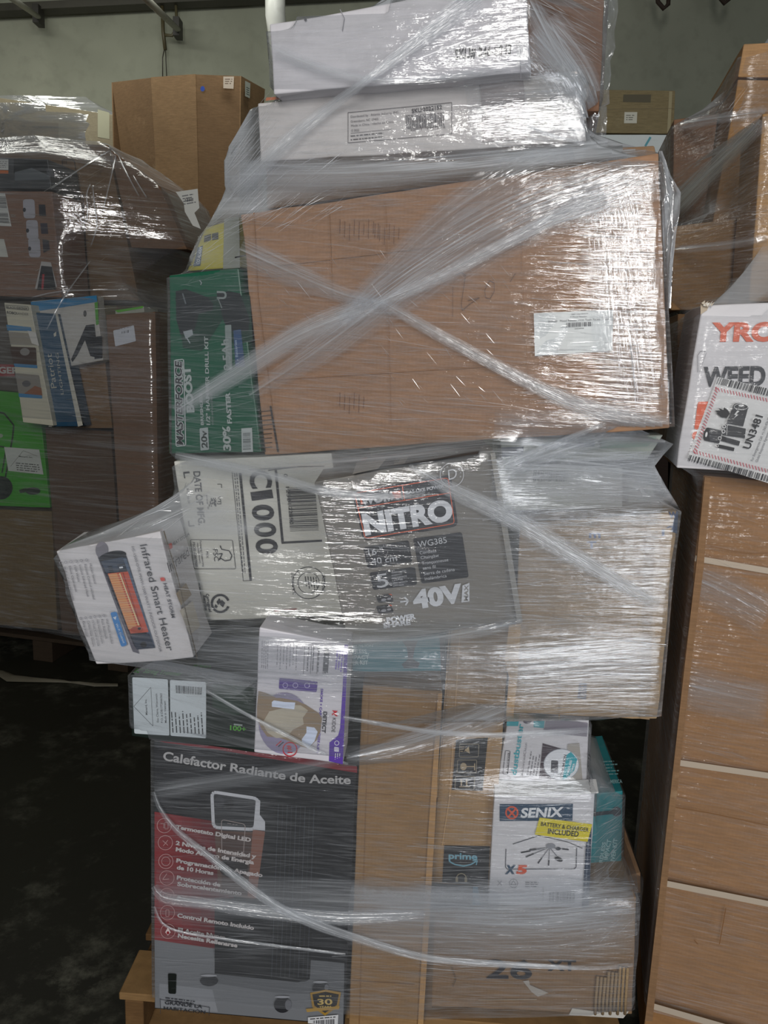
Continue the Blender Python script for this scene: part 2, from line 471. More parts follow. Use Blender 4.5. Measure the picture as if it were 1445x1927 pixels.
plane_box('floor', bxc(-6, 6, -5, 6.2, -.12, 0), FLOOR)
plane_box('wall_back', bxc(-6, 6, 5.6, 5.8, 0, 3.9), WALL)
plane_box('wall_left', bxc(-6, -5.8, -5, 5.6, 0, 3.9), WALL)
plane_box('wall_right', bxc(5.8, 6, -5, 5.6, 0, 3.9), WALL)
plane_box('ceiling', bxc(-6, 6, -5, 6.2, 3.9, 4.0), board('8f9083', corr=False, scuff='7f8074'))

def metal(col, rough=.5, met=0.0):
    k = ('metal', col, rough, met)
    if k not in MATS:
        t = NT('painted_metal_' + col); tc = t.n('ShaderNodeTexCoord').outputs['Object']
        p = t.n('ShaderNodeBsdfPrincipled'); p.inputs['Roughness'].default_value = rough; p.inputs['Metallic'].default_value = met
        c = lin(col); t.l(t.mixc(t.ramp(t.noise(tc, 12, detail=4), .5, .75, 0, .5), c, tuple(v * .55 for v in c)), p.inputs['Base Color'])
        t.l(p.outputs[0], t.out.inputs[0]); MATS[k] = t.m
    return MATS[k]
# steel girt along the top of the back wall
a, b = at_y(-80, 24, 5.5), at_y(1500, -55, 5.5)
def bar(name, a, b, w, h, mat):
    """square bar from a to b"""
    a, b = Vector(a), Vector(b); d = (b - a).normalized(); s = d.cross(Vector((0, 0, 1)))
    s = s.normalized() if s.length > .01 else Vector((1, 0, 0)); u = s.cross(d).normalized()
    c = [a - s * w + u * h, b - s * w + u * h, b - s * w - u * h, a - s * w - u * h, a + s * w + u * h, b + s * w + u * h, b + s * w - u * h, a + s * w - u * h]
    vs, fs = hexa(c, cell=100, amp=0, crumple=0); return mesh_from(vs, fs)
structure('trim_1', bar('g', a, b, .05, .022, None), metal('3d3b32'))
def tag(o, label, cat, group=None, kind=None):
    o['label'] = label; o['category'] = cat
    if group: o['group'] = group
    if kind: o['kind'] = kind
    return o
def conduit(px0, px1, Y0, Y1, r, label, col='9a9a90'):
    a, b = at_y(*px0, Y0), at_y(*px1, Y1); rt = root('ceiling_pipe', label, 'pipe', a)
    link('pipe_run', tube_mesh([a, a.lerp(b, .5), b], r, 12, inv(rt)), metal(col), rt)
    link('end_bracket', mesh_from(*hexa([p + b for p in bxc(-.02, .02, -.05, .04, -.05, .06)], 9, 0, 0), inv(rt)), metal('2c2a25'), rt)
    return rt
conduit((-60, -60), (73, 32), 3.4, 5.46, .016, 'pale thin pipe at the far left end of the ceiling, running to the back wall')
conduit((225, -50), (335, 56), 3.4, 5.46, .018, 'pale thin pipe ending in a dark bracket above the open bulk bin')
# hanging bracket and chain below the second pipe
h = root('wall_bracket', 'small dark steel bracket with a hanging wire on the back wall above the bulk bin', 'bracket', at_y(322, 66, 5.5))
link('bracket_frame', tube_mesh([at_y(331, 10, 5.5), at_y(333, 52, 5.5), at_y(324, 67, 5.5), at_y(311, 66, 5.5)], .010, 8, inv(h)), metal('57523c'), h)
link('bracket_post', tube_mesh([at_y(305, 6, 5.5), at_y(307, 60, 5.5), at_y(311, 94, 5.5)], .012, 8, inv(h)), metal('4a432c'), h)
link('hanging_wire', tube_mesh([at_y(310, 90, 5.5), at_y(306, 108, 5.5), at_y(306, 150, 5.5)], .004, 6, inv(h)), metal('3a382e'), h)
link('hanging_wire', tube_mesh([at_y(311, 90, 5.5), at_y(312, 108, 5.5), at_y(314, 150, 5.5)], .004, 6, inv(h)), metal('3a382e'), h)
p0 = at_y(517, -60, 4.6); p1 = at_y(518, 27, 4.6)
o = link('white_downpipe', tube_mesh([p0, p1, p1 + Vector((.01, .5, -.35))], .055, 18), metal('d6d8d2', .35)); tag(o, 'white plastic pipe hanging from the ceiling behind the topmost white carton', 'pipe')
for px, lab in (((1247, 4), 'dark rusty hook hanging from the ceiling left of the clear wall patch'), ((1362, -6), 'dark rusty hook at the ceiling edge near the right corner')):
    a = at_y(*px, 5.2); o = link('ceiling_hook', tube_mesh([a + Vector((-.05, 0, .1)), a + Vector((-.03, 0, .0)), a + Vector((.01, 0, -.035)), a + Vector((.035, 0, -.01)), a + Vector((.03, 0, .05))], .014, 8), metal('33261d', .8)); tag(o, lab, 'hook')

# ================================================================== palettes
KRAFT, KRAFT_D, KRAFT_L, KRAFT_R = board('9c7c60'), board('866a50'), board('ab8d6b'), board('9a775a')
TAN = board('a18869', scuff='b9a384')
WHITE_B, WHITE_C = coated('dcdad4'), coated('cfcfce', amt=.2)
INK = '26262a'

def tape(box, px, col='b99d76', name='packing_tape', label=None, rough=.25):
    A = Art(box, name, label=label); A.rough = rough; A.poly(col, px); return A.done()
def crease(box, lines, col='8a6a4a', w=1.2):
    A = Art(box, 'crease_marks')
    for ln in lines: A.line(col, ln, w)
    return A.done()
def flap(box, px, mat, thick=.004, off=.001, name='torn_flap'):
    """a raised sheet of board with real thickness lying on the front face"""
    p = [box.pl.ab(*q) for q in px]
    ar = sum(p[i][0] * p[(i + 1) % len(p)][1] - p[(i + 1) % len(p)][0] * p[i][1] for i in range(len(p)))
    if ar < 0: p = p[::-1]
    n = len(p); o0 = off + box.layer
    vs = [box.pl.w(a, b, o0 + thick) for a, b in p] + [box.pl.w(a, b, o0) for a, b in p]
    fs = [tuple(range(n))] + [(i, i + n, (i + 1) % n + n, (i + 1) % n) for i in range(n)]
    o = link(name, mesh_from(vs, fs, box.Mi), mat, box.root); return o

# ================================================================== MAIN PALLET, bottom to top
DIR = radians(-2)
pr = root('wooden_pallet', 'rough wooden pallet under the shrink-wrapped stack in the middle, corner showing at bottom left', 'pallet', (.07, 1.83, 0), DIR)
Mp = inv(pr); WOOD = board('8b6c46', corr=False, scuff='a98757', rough=.85); WOOD2 = board('6a4e30', corr=False, scuff='8d6c45', rough=.85); WOOD_SHADED = board('3a2f24', corr=False, scuff='54453a')  # last wood colour is darkened for the shade under the left pile
Rz = Matrix.Rotation(DIR, 4, 'Z'); PC = Vector((.07, 1.83, 0))
def pbox(x0, x1, y0, y1, z0, z1): return [PC + (Rz @ p) for p in bxc(x0, x1, y0, y1, z0, z1)]
for i in range(7):
    y = -.50 + i * .165
    part_box('deck_board', pbox(-.56 + rnd.uniform(-.006, .006), .50, y, y + .12, .122, .14), (WOOD, WOOD2)[i % 2], pr, Mp, .002)
for x in (-.55, -.02, .46): part_box('stringer', pbox(x, x + .04, -.5, .6, .034, .1215), WOOD2, pr, Mp, .002)
for y in (-.5, -.05, .48): part_box('bottom_board', pbox(-.55, .50, y, y + .1, .014, .033), WOOD, pr, Mp, .002)

# --- black oil heater carton
b = carton('radiator_heater_carton', 'tall black and red oil radiator carton with Spanish print, bottom left of the middle stack',
           [(288, 1393), (672, 1441), (648, 1931), (290, 1899)], 1.31, 1.5, .30, coated('1d1d20', .35, '3c3c40'), amp=.001)
A = Art(b)
A.poly('77797d', [(291, 1762), (400, 1782), (520, 1800), (648, 1812), (646, 1927), (292, 1896)])
A.poly('65676b', [(400, 1782), (520, 1800), (648, 1812), (647, 1872), (520, 1868), (410, 1850)])
A.poly('8b8d92', [(300, 1850), (400, 1862), (410, 1904), (300, 1896)])
A.poly('7c2029', [(300, 1394), (480, 1411), (672, 1442), (672, 1454), (560, 1436), (420, 1412), (310, 1397)])
for i in range(12):   # red panel fading into black
    x0, x1 = 291 + i * 17.5, 291 + (i + 1) * 17.5
    f = 1 - (i / 12) ** 1.3; c0 = tuple(int(a * f + c * (1 - f)) for a, c in zip((136, 28, 34), (34, 24, 26)))
    A.poly('%02x%02x%02x' % c0, [(x0, 1527 + (x0 - 291) * .16), (x1 + .3, 1527 + (x1 - 291) * .16), (x1 + .3, 1768 + (x1 - 291) * .145), (x0, 1768 + (x0 - 291) * .145)]); A.off -= A.step
A.off += A.step
A.poly('17181b', [(428, 1498), (590, 1507), (596, 1520), (583, 1842), (560, 1848), (404, 1832), (404, 1690), (440, 1690)])
A.rr('101114', [(520, 1492), (598, 1512), (583, 1848), (508, 1838)], 14)
for i in range(9):
    x = 524 + i * 8.4; A.line(('3d4047', '2c2e34')[i % 2], [(x, 1512 + i), (x - 13, 1838)], 1.3)
A.rr('2a2b2f', [(401, 1490), (488, 1503), (480, 1570), (402, 1560)], 12)
A.rr('5a4238', [(404, 1562), (499, 1566), (480, 1692), (412, 1680)], 5)
A.poly('83584a', [(476, 1560), (499, 1564), (482, 1690), (466, 1686)])
A.poly('4a3833', [(415, 1565), (474, 1572), (466, 1684), (418, 1676)])
A.ell('241f20', (440, 1632), 27, 20)
A.rrline('c3c4ca', [(399, 1489), (486, 1502), (480, 1560), (402, 1556)], 9, 6)
A.poly('c3c4ca', [(482, 1500), (490, 1506), (489, 1532), (499, 1545), (499, 1562), (477, 1560)])
A.ell('3b3c41', (413, 1508), 9, 11); A.ell('17181b', (432, 1512), 8, 11)
A.rrline('9c8f8c', [(417, 1541), (462, 1550), (458, 1612), (418, 1604)], 6, 1.3); A.tiny('8a7f7d', (428, 1549), (448, 1552), (0, 4), 1, 1.4)
TX = 'b4b2b2'
A.text(TX, 'Calefactor', (307, 1429), (425, 1449), 17, .025); A.text(TX, 'Radiante', (433, 1450), (537, 1466), 16, .025)
A.text(TX, 'de', (545, 1467), (574, 1471), 16, .025); A.text(TX, 'Aceite', (582, 1472), (660, 1474), 16, .025)
for st, p, q, hh in (('Termostato Digital LED', (331, 1558), (472, 1583), 7.5), ('2 Niveles de Intensidad y', (331, 1588), (482, 1614), 7.5),
                     ('Modo Ahorro de Energía', (331, 1600), (478, 1625), 7.5), ('Programación de Apagado', (332, 1621), (494, 1649), 7.5),
                     ('de 10 Horas', (333, 1634), (402, 1645), 7.5), ('Protección de', (333, 1653), (415, 1667), 7.5), ('Sobrecalentamiento', (334, 1665), (455, 1683), 7.5),
                     ('Protección Anti-volcaduras', (334, 1691), (490, 1715), 7.5), ('Control Remoto Incluido', (334, 1724), (478, 1748), 7.5),
                     ('El Aceite Nunca', (335, 1751), (425, 1766), 7.5), ('Necesita Rellenarse', (335, 1762), (447, 1781), 7.5)):
    A.text('c6bfbe', st, p, q, hh, .045)
for i, (x, y) in enumerate(((310, 1552), (312, 1584), (313, 1619), (315, 1650), (315, 1683), (316, 1715), (317, 1750))):
    A.ring('b98e8e', (x, y), 13.5, 1.1)
    if i == 0: A.line('b98e8e', [(303, 1548), (309, 1548), (309, 1557)], 1); A.rrline('b98e8e', [(311, 1546), (317, 1546), (317, 1558), (311, 1558)], 1, 1)
    elif i == 1: A.line('b98e8e', [(307, 1580), (317, 1589)], 1); A.line('b98e8e', [(317, 1579), (308, 1590)], 1)
    elif i == 2: A.ring('b98e8e', (x, y), 8, 1)
    elif i == 3: A.line('b98e8e', [(315, 1642), (307, 1653), (319, 1652)], 1.2)
    elif i == 4: A.ring('b98e8e', (x, y), 7, 1.6, a0=0, a1=200)
    elif i == 5: A.rrline('b98e8e', [(313, 1710), (319, 1710), (319, 1722), (313, 1722)], 1, 1)
    else: A.poly('d6c3c2', [(317, 1742), (322, 1752), (317, 1758), (312, 1752)]); A.ell('8a2028', (317, 1753), 2.5, 3)
A.rr('0f1511', [(317, 1829), (333, 1830), (332, 1868), (318, 1867)], 3)
A.tiny('33343a', (312, 1876), (368, 1883), (2, 4.5), 2, 1.6, .1)
A.line('3c3d42', [(302, 1876), (303, 1905)], .8); A.line('3c3d42', [(302, 1878), (395, 1893), (394, 1908)], .8)
A.text('2c2d31', 'GRANDE LA', (311, 1887), (381, 1895), 6.5, .01); A.text('2c2d31', 'HABITACIÓN', (309, 1897), (387, 1905), 6, .01)
for (x, y, rx, ry) in ((394, 1843, 17, 10), (532, 1888, 16, 15), (603, 1857, 15, 12)): A.ell('26272b', (x, y), rx, ry); A.ell('a3a4aa', (x, y - ry), rx * .9, 2.2)
A.ell('6d6e74', (543, 1888), 6, 10); A.ell('6d6e74', (615, 1855), 4, 6)
A.poly('a5802f', [(584, 1865), (613, 1859), (642, 1864), (638, 1890), (612, 1908), (588, 1892)])
A.poly('1d1917', [(588, 1868), (613, 1863), (638, 1868), (634, 1888), (612, 1903), (592, 1889)])
A.poly('b48e3c', [(576, 1895), (640, 1890), (638, 1896), (578, 1901)])
A.text('d2b468', '30', (598, 1887), (626, 1887), 11, .02); A.text('d2b468', 'YEARS', (601, 1893), (624, 1893), 3.6, .02); A.tiny('d2b468', (601, 1872), (625, 1872), (0, 3), 1, 2)
A.poly('d4d4d6', [(580, 1911), (637, 1906), (636, 1927), (580, 1922)]); A.bars(INK, [(590, 1917), (630, 1914), (630, 1926), (590, 1922)], 18); A.tiny(INK, (584, 1915), (632, 1911), (0, 3), 1, 1.8, .05)
A.done()

# --- tall plain brown carton
b = carton('tall_brown_carton', 'tall plain brown cardboard carton right of the black heater carton', [(681, 1288), (833, 1302), (796, 1935), (655, 1931)], 1.30, 1, .3, board('94744f', scuff='ab8a60'))
crease(b, [[(695, 1295), (676, 1930)], [(822, 1306), (786, 1930)], [(688, 1492), (740, 1496)], [(668, 1750), (790, 1762)], [(661, 1845), (780, 1852)]], '84613e', 1.0)
flap(b, [(824, 1303), (832, 1303), (818, 1560), (796, 1930), (786, 1930), (806, 1560)], board('b08a5c'), .003, .0005, 'edge_flap')
# --- brown carton with black tape
b = carton('taped_brown_carton', 'brown carton with wide black printed tape, behind and right of the tall plain carton',
           [(848, 1178), (962, 1178), (922, 1704), (806, 1698)], 1.36, 4, .5, board('a58660', scuff='bb9c72'))
A = Art(b, 'black_tape_strip', label='black tape with white fragile handling symbols')
A.poly('1d2024', [(858, 1392), (918, 1388), (908, 1488), (850, 1486)])
for (x, y) in ((881, 1412), (877, 1442), (873, 1473)):
    A.rrline('8d8472', [(x - 16, y - 12), (x + 20, y - 12), (x + 19, y + 12), (x - 17, y + 12)], 2, 1.2)
A.poly('a8977a', [(874, 1412), (882, 1404), (884, 1418)]); A.tiny('a8977a', (866, 1406), (878, 1406), (0, 4), 3, 1.4)
A.ell('a8977a', (872, 1442), 6, 7); A.line('a8977a', [(878, 1442), (893, 1442)], 2); A.line('a8977a', [(893, 1436), (893, 1449)], 2)
A.line('a8977a', [(864, 1480), (884, 1480)], 1.5); A.line('a8977a', [(868, 1478), (868, 1466)], 2.5); A.line('a8977a', [(878, 1478), (878, 1466)], 2.5)
A.done()
A = Art(b, 'black_tape_label', label='black tape lettered in pale blue')
A.poly('1e2126', [(836, 1590), (922, 1592), (918, 1668), (832, 1660)])
A.text('6fa9bd', 'prime', (844, 1615), (898, 1617), 12, .03)
A.line('6fa9bd', [(845, 1620), (856, 1626), (872, 1629), (886, 1626), (896, 1620)], 2.4); A.line('6fa9bd', [(889, 1619), (898, 1618), (896, 1627)], 1.8)
A.ring('a59a80', (868, 1652), 9, 1.6, a0=180, a1=360); A.rr('a59a80', [(857, 1650), (862, 1650), (862, 1659), (857, 1659)], 1.5); A.rr('a59a80', [(874, 1650), (879, 1650), (879, 1659), (874, 1659)], 1.5)
A.poly('1e2126', [(806, 1660), (918, 1668), (918, 1712), (802, 1706)]); A.poly('3f83a4', [(890, 1668), (899, 1668), (905, 1706), (888, 1706)])
A.done()
crease(b, [[(846, 1180), (838, 1300), (822, 1500)], [(866, 1180), (846, 1500), (832, 1590)]], 'c6a273', 1.6)

# --- wide brown carton at the bottom right
b = carton('wide_battered_carton', 'battered wide brown carton marked 26 XT, bottom right of the middle stack, corner ripped',
           [(806, 1718), (1200, 1688), (1191, 1912), (800, 1897)], 1.335, 3, .3, board('8d7052', scuff='a88a66'), amp=.004, crumple=.003)
A = Art(b)
A.text('23232a', '26', (915, 1840), (1001, 1842), 36, .02); A.text('23232a', 'XT', (1030, 1826), (1084, 1826), 20, .03)
A.poly('6f5a44', [(800, 1722), (818, 1722), (812, 1896), (800, 1896)]); A.poly('b2aaa0', [(984, 1846), (995, 1844), (997, 1853), (1032, 1868), (1012, 1875), (1000, 1866)])
A.line('6a5138', [(850, 1820), (858, 1842), (852, 1856)], 2); A.line('c0b6a4', [(900, 1881), (1010, 1880)], 1); A.done()
for i in range(9):   # exposed flutes of the ripped corner
    x = 1124 + i * 7; o0 = 1835 - i * 3
    A_ = [b.pl.w(*b.pl.ab(x, o0 + (i % 3) * 4), .003 + b.layer), b.pl.w(*b.pl.ab(x - 4, 1880), .003 + b.layer), b.pl.w(*b.pl.ab(x - 5, 1906 - (i % 2) * 6), .003 + b.layer)]
    link('exposed_flute', tube_mesh(A_, .0032, 6, b.Mi), board('9c8465'), b.root)
flap(b, [(1070, 1908), (1172, 1914), (1182, 1902), (1130, 1903), (1076, 1896)], coated('c9c4bb'), .0015, .001, 'torn_paper_strip')
# --- trimmer accessory carton
b = carton('trimmer_carton', 'white power tool carton with navy banner and yellow sticker, lower right of middle stack',
           [(929, 1498), (1120, 1490), (1108, 1711), (918, 1703)], 1.325, 5, .17, coated('d3d2d6', amt=.15))
A = Art(b)
A.poly('1f3f5a', [(940, 1513), (1078, 1512), (1077, 1544), (940, 1545)])
A.ring('d5532f', (963, 1529), 11, 3); A.line('d5532f', [(956, 1522), (970, 1537)], 3.4); A.line('d5532f', [(970, 1522), (956, 1537)], 3.4)
A.text('dcdfe4', 'SENIX', (979, 1538), (1058, 1536), 18, .035, .2); A.text('dcdfe4', 'TM', (1066, 1522), (1072, 1522), 2.5)
A.line('4a4d55', [(965, 1588), (1014, 1572), (1068, 1584), (1096, 1596)], 1.4)
A.line('55575f', [(952, 1597), (951, 1631), (954, 1635), (1080, 1635), (1084, 1631), (1085, 1595)], 1.6)
for k, (ex, ey) in enumerate(((980, 1604), (989, 1612), (1012, 1624), (1032, 1628), (1056, 1620), (1070, 1598), (996, 1598))):
    A.line('6f7178', [(1034, 1594), (ex, ey)], 1.3); A.line('35363c', [(ex, ey), ((ex * 2 + 1034) / 3, (ey * 2 + 1594) / 3)], 2.6)
A.ell('8c8e95', (1036, 1591), 9, 5); A.ell('2b2c31', (1051, 1616), 8, 4, 20); A.ell('44464c', (1050, 1596), 5, 3)
A.text('2f4b63', 'X', (950, 1643), (968, 1643), 16, .05, .2); A.text('d3532f', '5', (971, 1643), (990, 1643), 16, .05, .2)
A.ring('77787d', (966, 1661), 8, 1); A.line('77787d', [(961, 1664), (966, 1656), (971, 1664), (961, 1664)], 1); A.line('77787d', [(936, 1656), (944, 1665)], 1); A.line('77787d', [(944, 1656), (936, 1665)], 1)
A.tiny('77787d', (988, 1660), (1014, 1660), (0, 4), 3, 1.5)
A.bars('3b3c42', [(1034, 1678), (1082, 1676), (1081, 1697), (1033, 1698)], 26, 5); A.line('8a8b90', [(1022, 1668), (1021, 1700)], .8)
A.poly('2c3a50', [(1104, 1560), (1113, 1554), (1108, 1706), (1094, 1708)]); A.tiny('7c8696', (1101, 1700), (1108, 1570), (6, 0), 1, 1.5, .05)
A.done()
A = Art(b, 'yellow_sticker', label='yellow sticker reading battery and charger included'); A.poly('d9c92c', [(1015, 1537), (1114, 1550), (1105, 1583), (1006, 1569)])
A.text('2b2b22', 'BATTERY & CHARGER', (1017, 1552), (1107, 1564), 7.5, .03); A.text('2b2b22', 'INCLUDED', (1030, 1567), (1088, 1573), 10, .035); A.done()
# --- hand vacuum carton standing on it
v = carton('vacuum_carton', 'white and aqua hand vacuum carton with round badge, standing on the power tool carton',
           [(957, 1338), (1110, 1350), (1104, 1478), (936, 1468)], 1.362, 5, .15, coated('d0ced2', amt=.15))
A = Art(v)
A.poly('3aa3ae', [(955, 1340), (978, 1341), (975, 1366), (953, 1366)]); A.poly('3aa3ae', [(1004, 1343), (1026, 1344), (1023, 1370), (1004, 1368)]); A.ell('5b5560', (992, 1356), 8, 6)
A.poly('8b8590', [(1028, 1352), (1106, 1360), (1104, 1386), (1022, 1378)])
A.rrline('3a3a42', [(951, 1412), (960, 1413), (955, 1457), (946, 1456)], 2, 1.1); A.text('3a3a42', 'BLACK+DECKER', (956, 1455), (959, 1416), 3.6, .01)
A.text('2ba0ad', 'dustbuster', (971, 1459), (985, 1362), 10.5, .025)
A.text('77757c', 'AdvancedClean', (984, 1459), (992, 1398), 4.5, .0)
A.tiny('77757c', (993, 1458), (1001, 1412), (5.5, .8), 4, 1.7, .2, 4)
A.poly('3a2a34', [(1021, 1398), (1068, 1412), (1060, 1440), (1036, 1466), (1014, 1464)]); A.poly('a59f97', [(1068, 1400), (1090, 1398), (1096, 1470), (1062, 1466)])
A.ell('dfe1e6', (1056, 1438), 33, 29, n=36); A.poly('2ba0ad', [(1066, 1420), (1074, 1414), (1086, 1428), (1080, 1450), (1066, 1464), (1058, 1466)])
A.ring('9aa0a8', (1056, 1438), 33, 1.2, 29); A.rr('44444c', [(1037, 1430), (1050, 1431), (1050, 1454), (1036, 1453)], 2)
A.text('2c2c34', 'LITHIUM ION', (1059, 1464), (1066, 1420), 5.5, .02); A.text('dfe1e6', 'CORDLESS', (1069, 1462), (1076, 1430), 4, .02); A.text('dfe1e6', 'POWER', (1076, 1458), (1082, 1436), 4, .02)
A.done()
for q, nm in (([(934, 1468), (1032, 1474), (1031, 1500), (930, 1499)], 'carton_flap'), ([(1032, 1473), (1120, 1482), (1126, 1494), (1031, 1501)], 'carton_flap')):
    pl_ = Plane(b.pl.px(930, 1499), b.pl.ex)
    c = [b.pl.px(*q[3]), b.pl.px(*q[2])]; f0, f1 = c[0] + Vector((0, 0, .001)), c[1] + Vector((0, 0, .001))
    k0, k1 = f0 - b.pl.n * .033 + Vector((0, 0, .012)), f1 - b.pl.n * .033 + Vector((0, 0, .008))
    up = Vector((0, 0, .003)); cc = [f0 + up, f1 + up, f1, f0, k0 + up, k1 + up, k1, k0]
    part_box(nm, cc, WHITE_C, b.root, b.Mi, .0006)
# side lettering of the vacuum carton
A = Art(v, 'side_print', plane=v.right); A.text(INK, 'Simulux', (1103, 1474), (1106, 1410), 8, .0); A.done()
# --- teal tool carton behind at the right edge
b = carton('teal_tool_carton', 'teal cordless impact driver carton leaning at the right edge behind the white power tool carton', [(1116, 1494), (1173, 1488), (1170, 1640), (1104, 1658)], 1.44, 5, .24, coated('1f7f86', amt=.15))
A = Art(b); A.text('9fc9cb', 'CORDLESS', (1130, 1642), (1140, 1585), 7, .02); A.text('9fc9cb', 'IMPACT', (1143, 1618), (1150, 1580), 8, .025); A.text('9fc9cb', 'DRIVER KIT', (1154, 1636), (1162, 1578), 8, .025)
A.ell('23303a', (1160, 1527), 9, 9); A.line('23303a', [(1116, 1532), (1152, 1528)], 7); A.ell('3c4a55', (1162, 1522), 4, 3); A.done()
A = Art(b, 'top_print', plane=b.top); A.text('a6cfd2', 'NORTH AMERICA', (1121, 1476), (1171, 1474), 7, .02); A.tiny('86b5b8', (1122, 1460), (1165, 1458), (0, -6), 5, 2.4); A.done()
# --- bulging brown carton at the very right
b = carton('bulging_small_carton', 'small brown carton bulging through the film at the low right corner of the middle stack', [(1172, 1650), (1206, 1642), (1207, 1682), (1172, 1686)], 1.42, 5, .2, KRAFT)

# --- string trimmer carton, left
b = carton('string_trimmer_carton', 'long dark string trimmer carton with two white labels, lying on the black heater carton',
           [(243, 1268), (655, 1300), (650, 1440), (247, 1386)], 1.25, 3, .14, coated('1a2420', .35, '2e3a36'), anchor=(300, 1330))
TR = b
A = Art(b, 'shipping_label', label='white label with triangle and address'); A.rr('c3cbd0', [(249, 1274), (316, 1278), (319, 1384), (253, 1380)], 3)
A.line('3a3d40', [(284, 1293), (252, 1329), (288, 1366), (284, 1293)], .8); A.text('3a3d40', 'Menard, Inc.', (278, 1345), (276, 1315), 4, .02)
A.text('3a3d40', 'Eau Claire, Wisconsin', (299, 1359), (296, 1305), 4, .01); A.text('3a3d40', 'P.O. # DB1772666363', (307, 1360), (305, 1305), 4, .01); A.text('3a3d40', 'Made in Vietnam', (314, 1360), (312, 1319), 4, .01); A.done()
A = Art(b, 'barcode_label', label='white label with barcode and lot text'); A.rr('c6ced3', [(320, 1279), (388, 1283), (388, 1389), (321, 1384)], 3)
A.bars('34373a', [(330, 1289), (381, 1293), (380, 1307), (331, 1304)], 30, 8)
A.tiny('34373a', (327, 1378), (324, 1336), (7, .4), 9, 2.2, .3, 3); A.done()
A = Art(b); A.text('59a83a', '100+', (433, 1373), (463, 1376), 9, .03); A.tiny('9aa6a2', (440, 1364), (458, 1366), (0, 5), 1, 3); A.poly('173022', [(400, 1286), (478, 1292), (478, 1340), (440, 1346), (400, 1330)]); A.done()
A = Art(b, 'top_print', plane=b.top); A.text('3e8a35', '12" String Trimmer', (252, 1266), (340, 1273), 8, .02); A.text('3e8a35', 'green', (362, 1256), (395, 1258), 7, .01); A.done()
# --- smoke alarm carton
b = carton('alarm_carton', 'torn white and purple alarm carton stuck on the front of the dark trimmer carton', [(487, 1180), (656, 1212), (645, 1438), (477, 1417)], 1.165, 4, .07, coated('cfccd2', amt=.1), amp=.0008)
A = Art(b)
A.poly('5b3aa0', [(655, 1213), (648, 1213), (645, 1290), (640, 1370), (636, 1384), (620, 1397), (619, 1432), (645, 1438)])
A.tiny('77747c', (493, 1206), (492, 1262), (3.6, .3), 4, 1.2, .1, 2); A.tiny('77747c', (522, 1211), (520, 1264), (6, .4), 7, 1.3, .3, 5)
for x in (574, 587, 599, 611): A.line('3a3a42', [(x, 1213), (x - 3, 1268)], .9)
A.tiny('5a5a62', (580, 1216), (577, 1264), (10, .5), 4, 2, .1, 7)
A.poly('33343c', [(612, 1218), (620, 1230), (617, 1266), (608, 1262)]); A.line('cfccd2', [(613, 1236), (617, 1236)], 3); A.line('cfccd2', [(612, 1248), (616, 1248)], 3)
A.poly('33343c', [(610, 1222), (615, 1217), (622, 1228), (616, 1232)]); A.poly('33343c', [(608, 1260), (616, 1258), (612, 1268)])
A.tiny('7a5fc0', (634, 1223), (630, 1264), (5, .2), 3, 2.6, .15, 6)
A.rr('543a8e', [(526, 1275), (598, 1282), (596, 1302), (525, 1296)], 3)
for x in (537, 556, 578): A.ring('b9b0d8', (x, 1289), 4.5, 1.2)
A.text('5b3aa0', 'SMOKE + CARBON', (604, 1295), (600, 1362), 4.5, .03); A.text('5b3aa0', 'MONOXIDE ALARM', (600, 1366), (596, 1416), 4.5, .03)
A.text('2a2a32', 'DETECT', (609, 1338), (606, 1378), 7, .04); A.text('2a2a32', 'KIDDE', (626, 1350), (624, 1377), 7, .0)
A.poly('c42a36', [(625, 1336), (636, 1337), (631, 1342), (636, 1347), (632, 1347), (628, 1343), (625, 1346), (625, 1342), (629, 1340)])
A.ell('8d86a2', (535, 1360), 48, 58, n=30)
A.poly('8e7c67', [(487, 1300), (500, 1303), (520, 1312), (526, 1312), (560, 1318), (575, 1325), (600, 1341), (606, 1350), (603, 1376), (596, 1392), (580, 1407), (568, 1404), (545, 1394), (525, 1387), (503, 1385), (492, 1370), (484, 1350), (484, 1330)])
A.poly('b0a898', [(507, 1338), (530, 1332), (552, 1326), (566, 1326), (580, 1336), (570, 1350), (572, 1362), (552, 1372), (540, 1386), (520, 1388), (504, 1378), (494, 1360)])
A.poly('cfd8ec', [(512, 1320), (516, 1317), (536, 1320), (556, 1321), (554, 1334), (530, 1331), (512, 1329)])
A.poly('cfd8ec', [(577, 1366), (592, 1368), (598, 1376), (592, 1394), (580, 1407), (570, 1400), (568, 1390), (577, 1378)])
A.ring('b8303c', (546, 1409), 13, 2.2); A.text('b8303c', '#1', (541, 1401), (542, 1416), 9, .03); A.line('b8303c', [(520, 1402), (530, 1393)], 2); A.line('2a2a32', [(524, 1404), (534, 1395)], 2)
A.ring('d8d4e6', (634, 1397), 4, 1.3); A.rr('d8d4e6', [(629, 1404), (638, 1405), (638, 1414), (629, 1413)], 2); A.tiny('d8d4e6', (631, 1416), (630, 1428), (4, 0), 3, 1.6)
A.done()
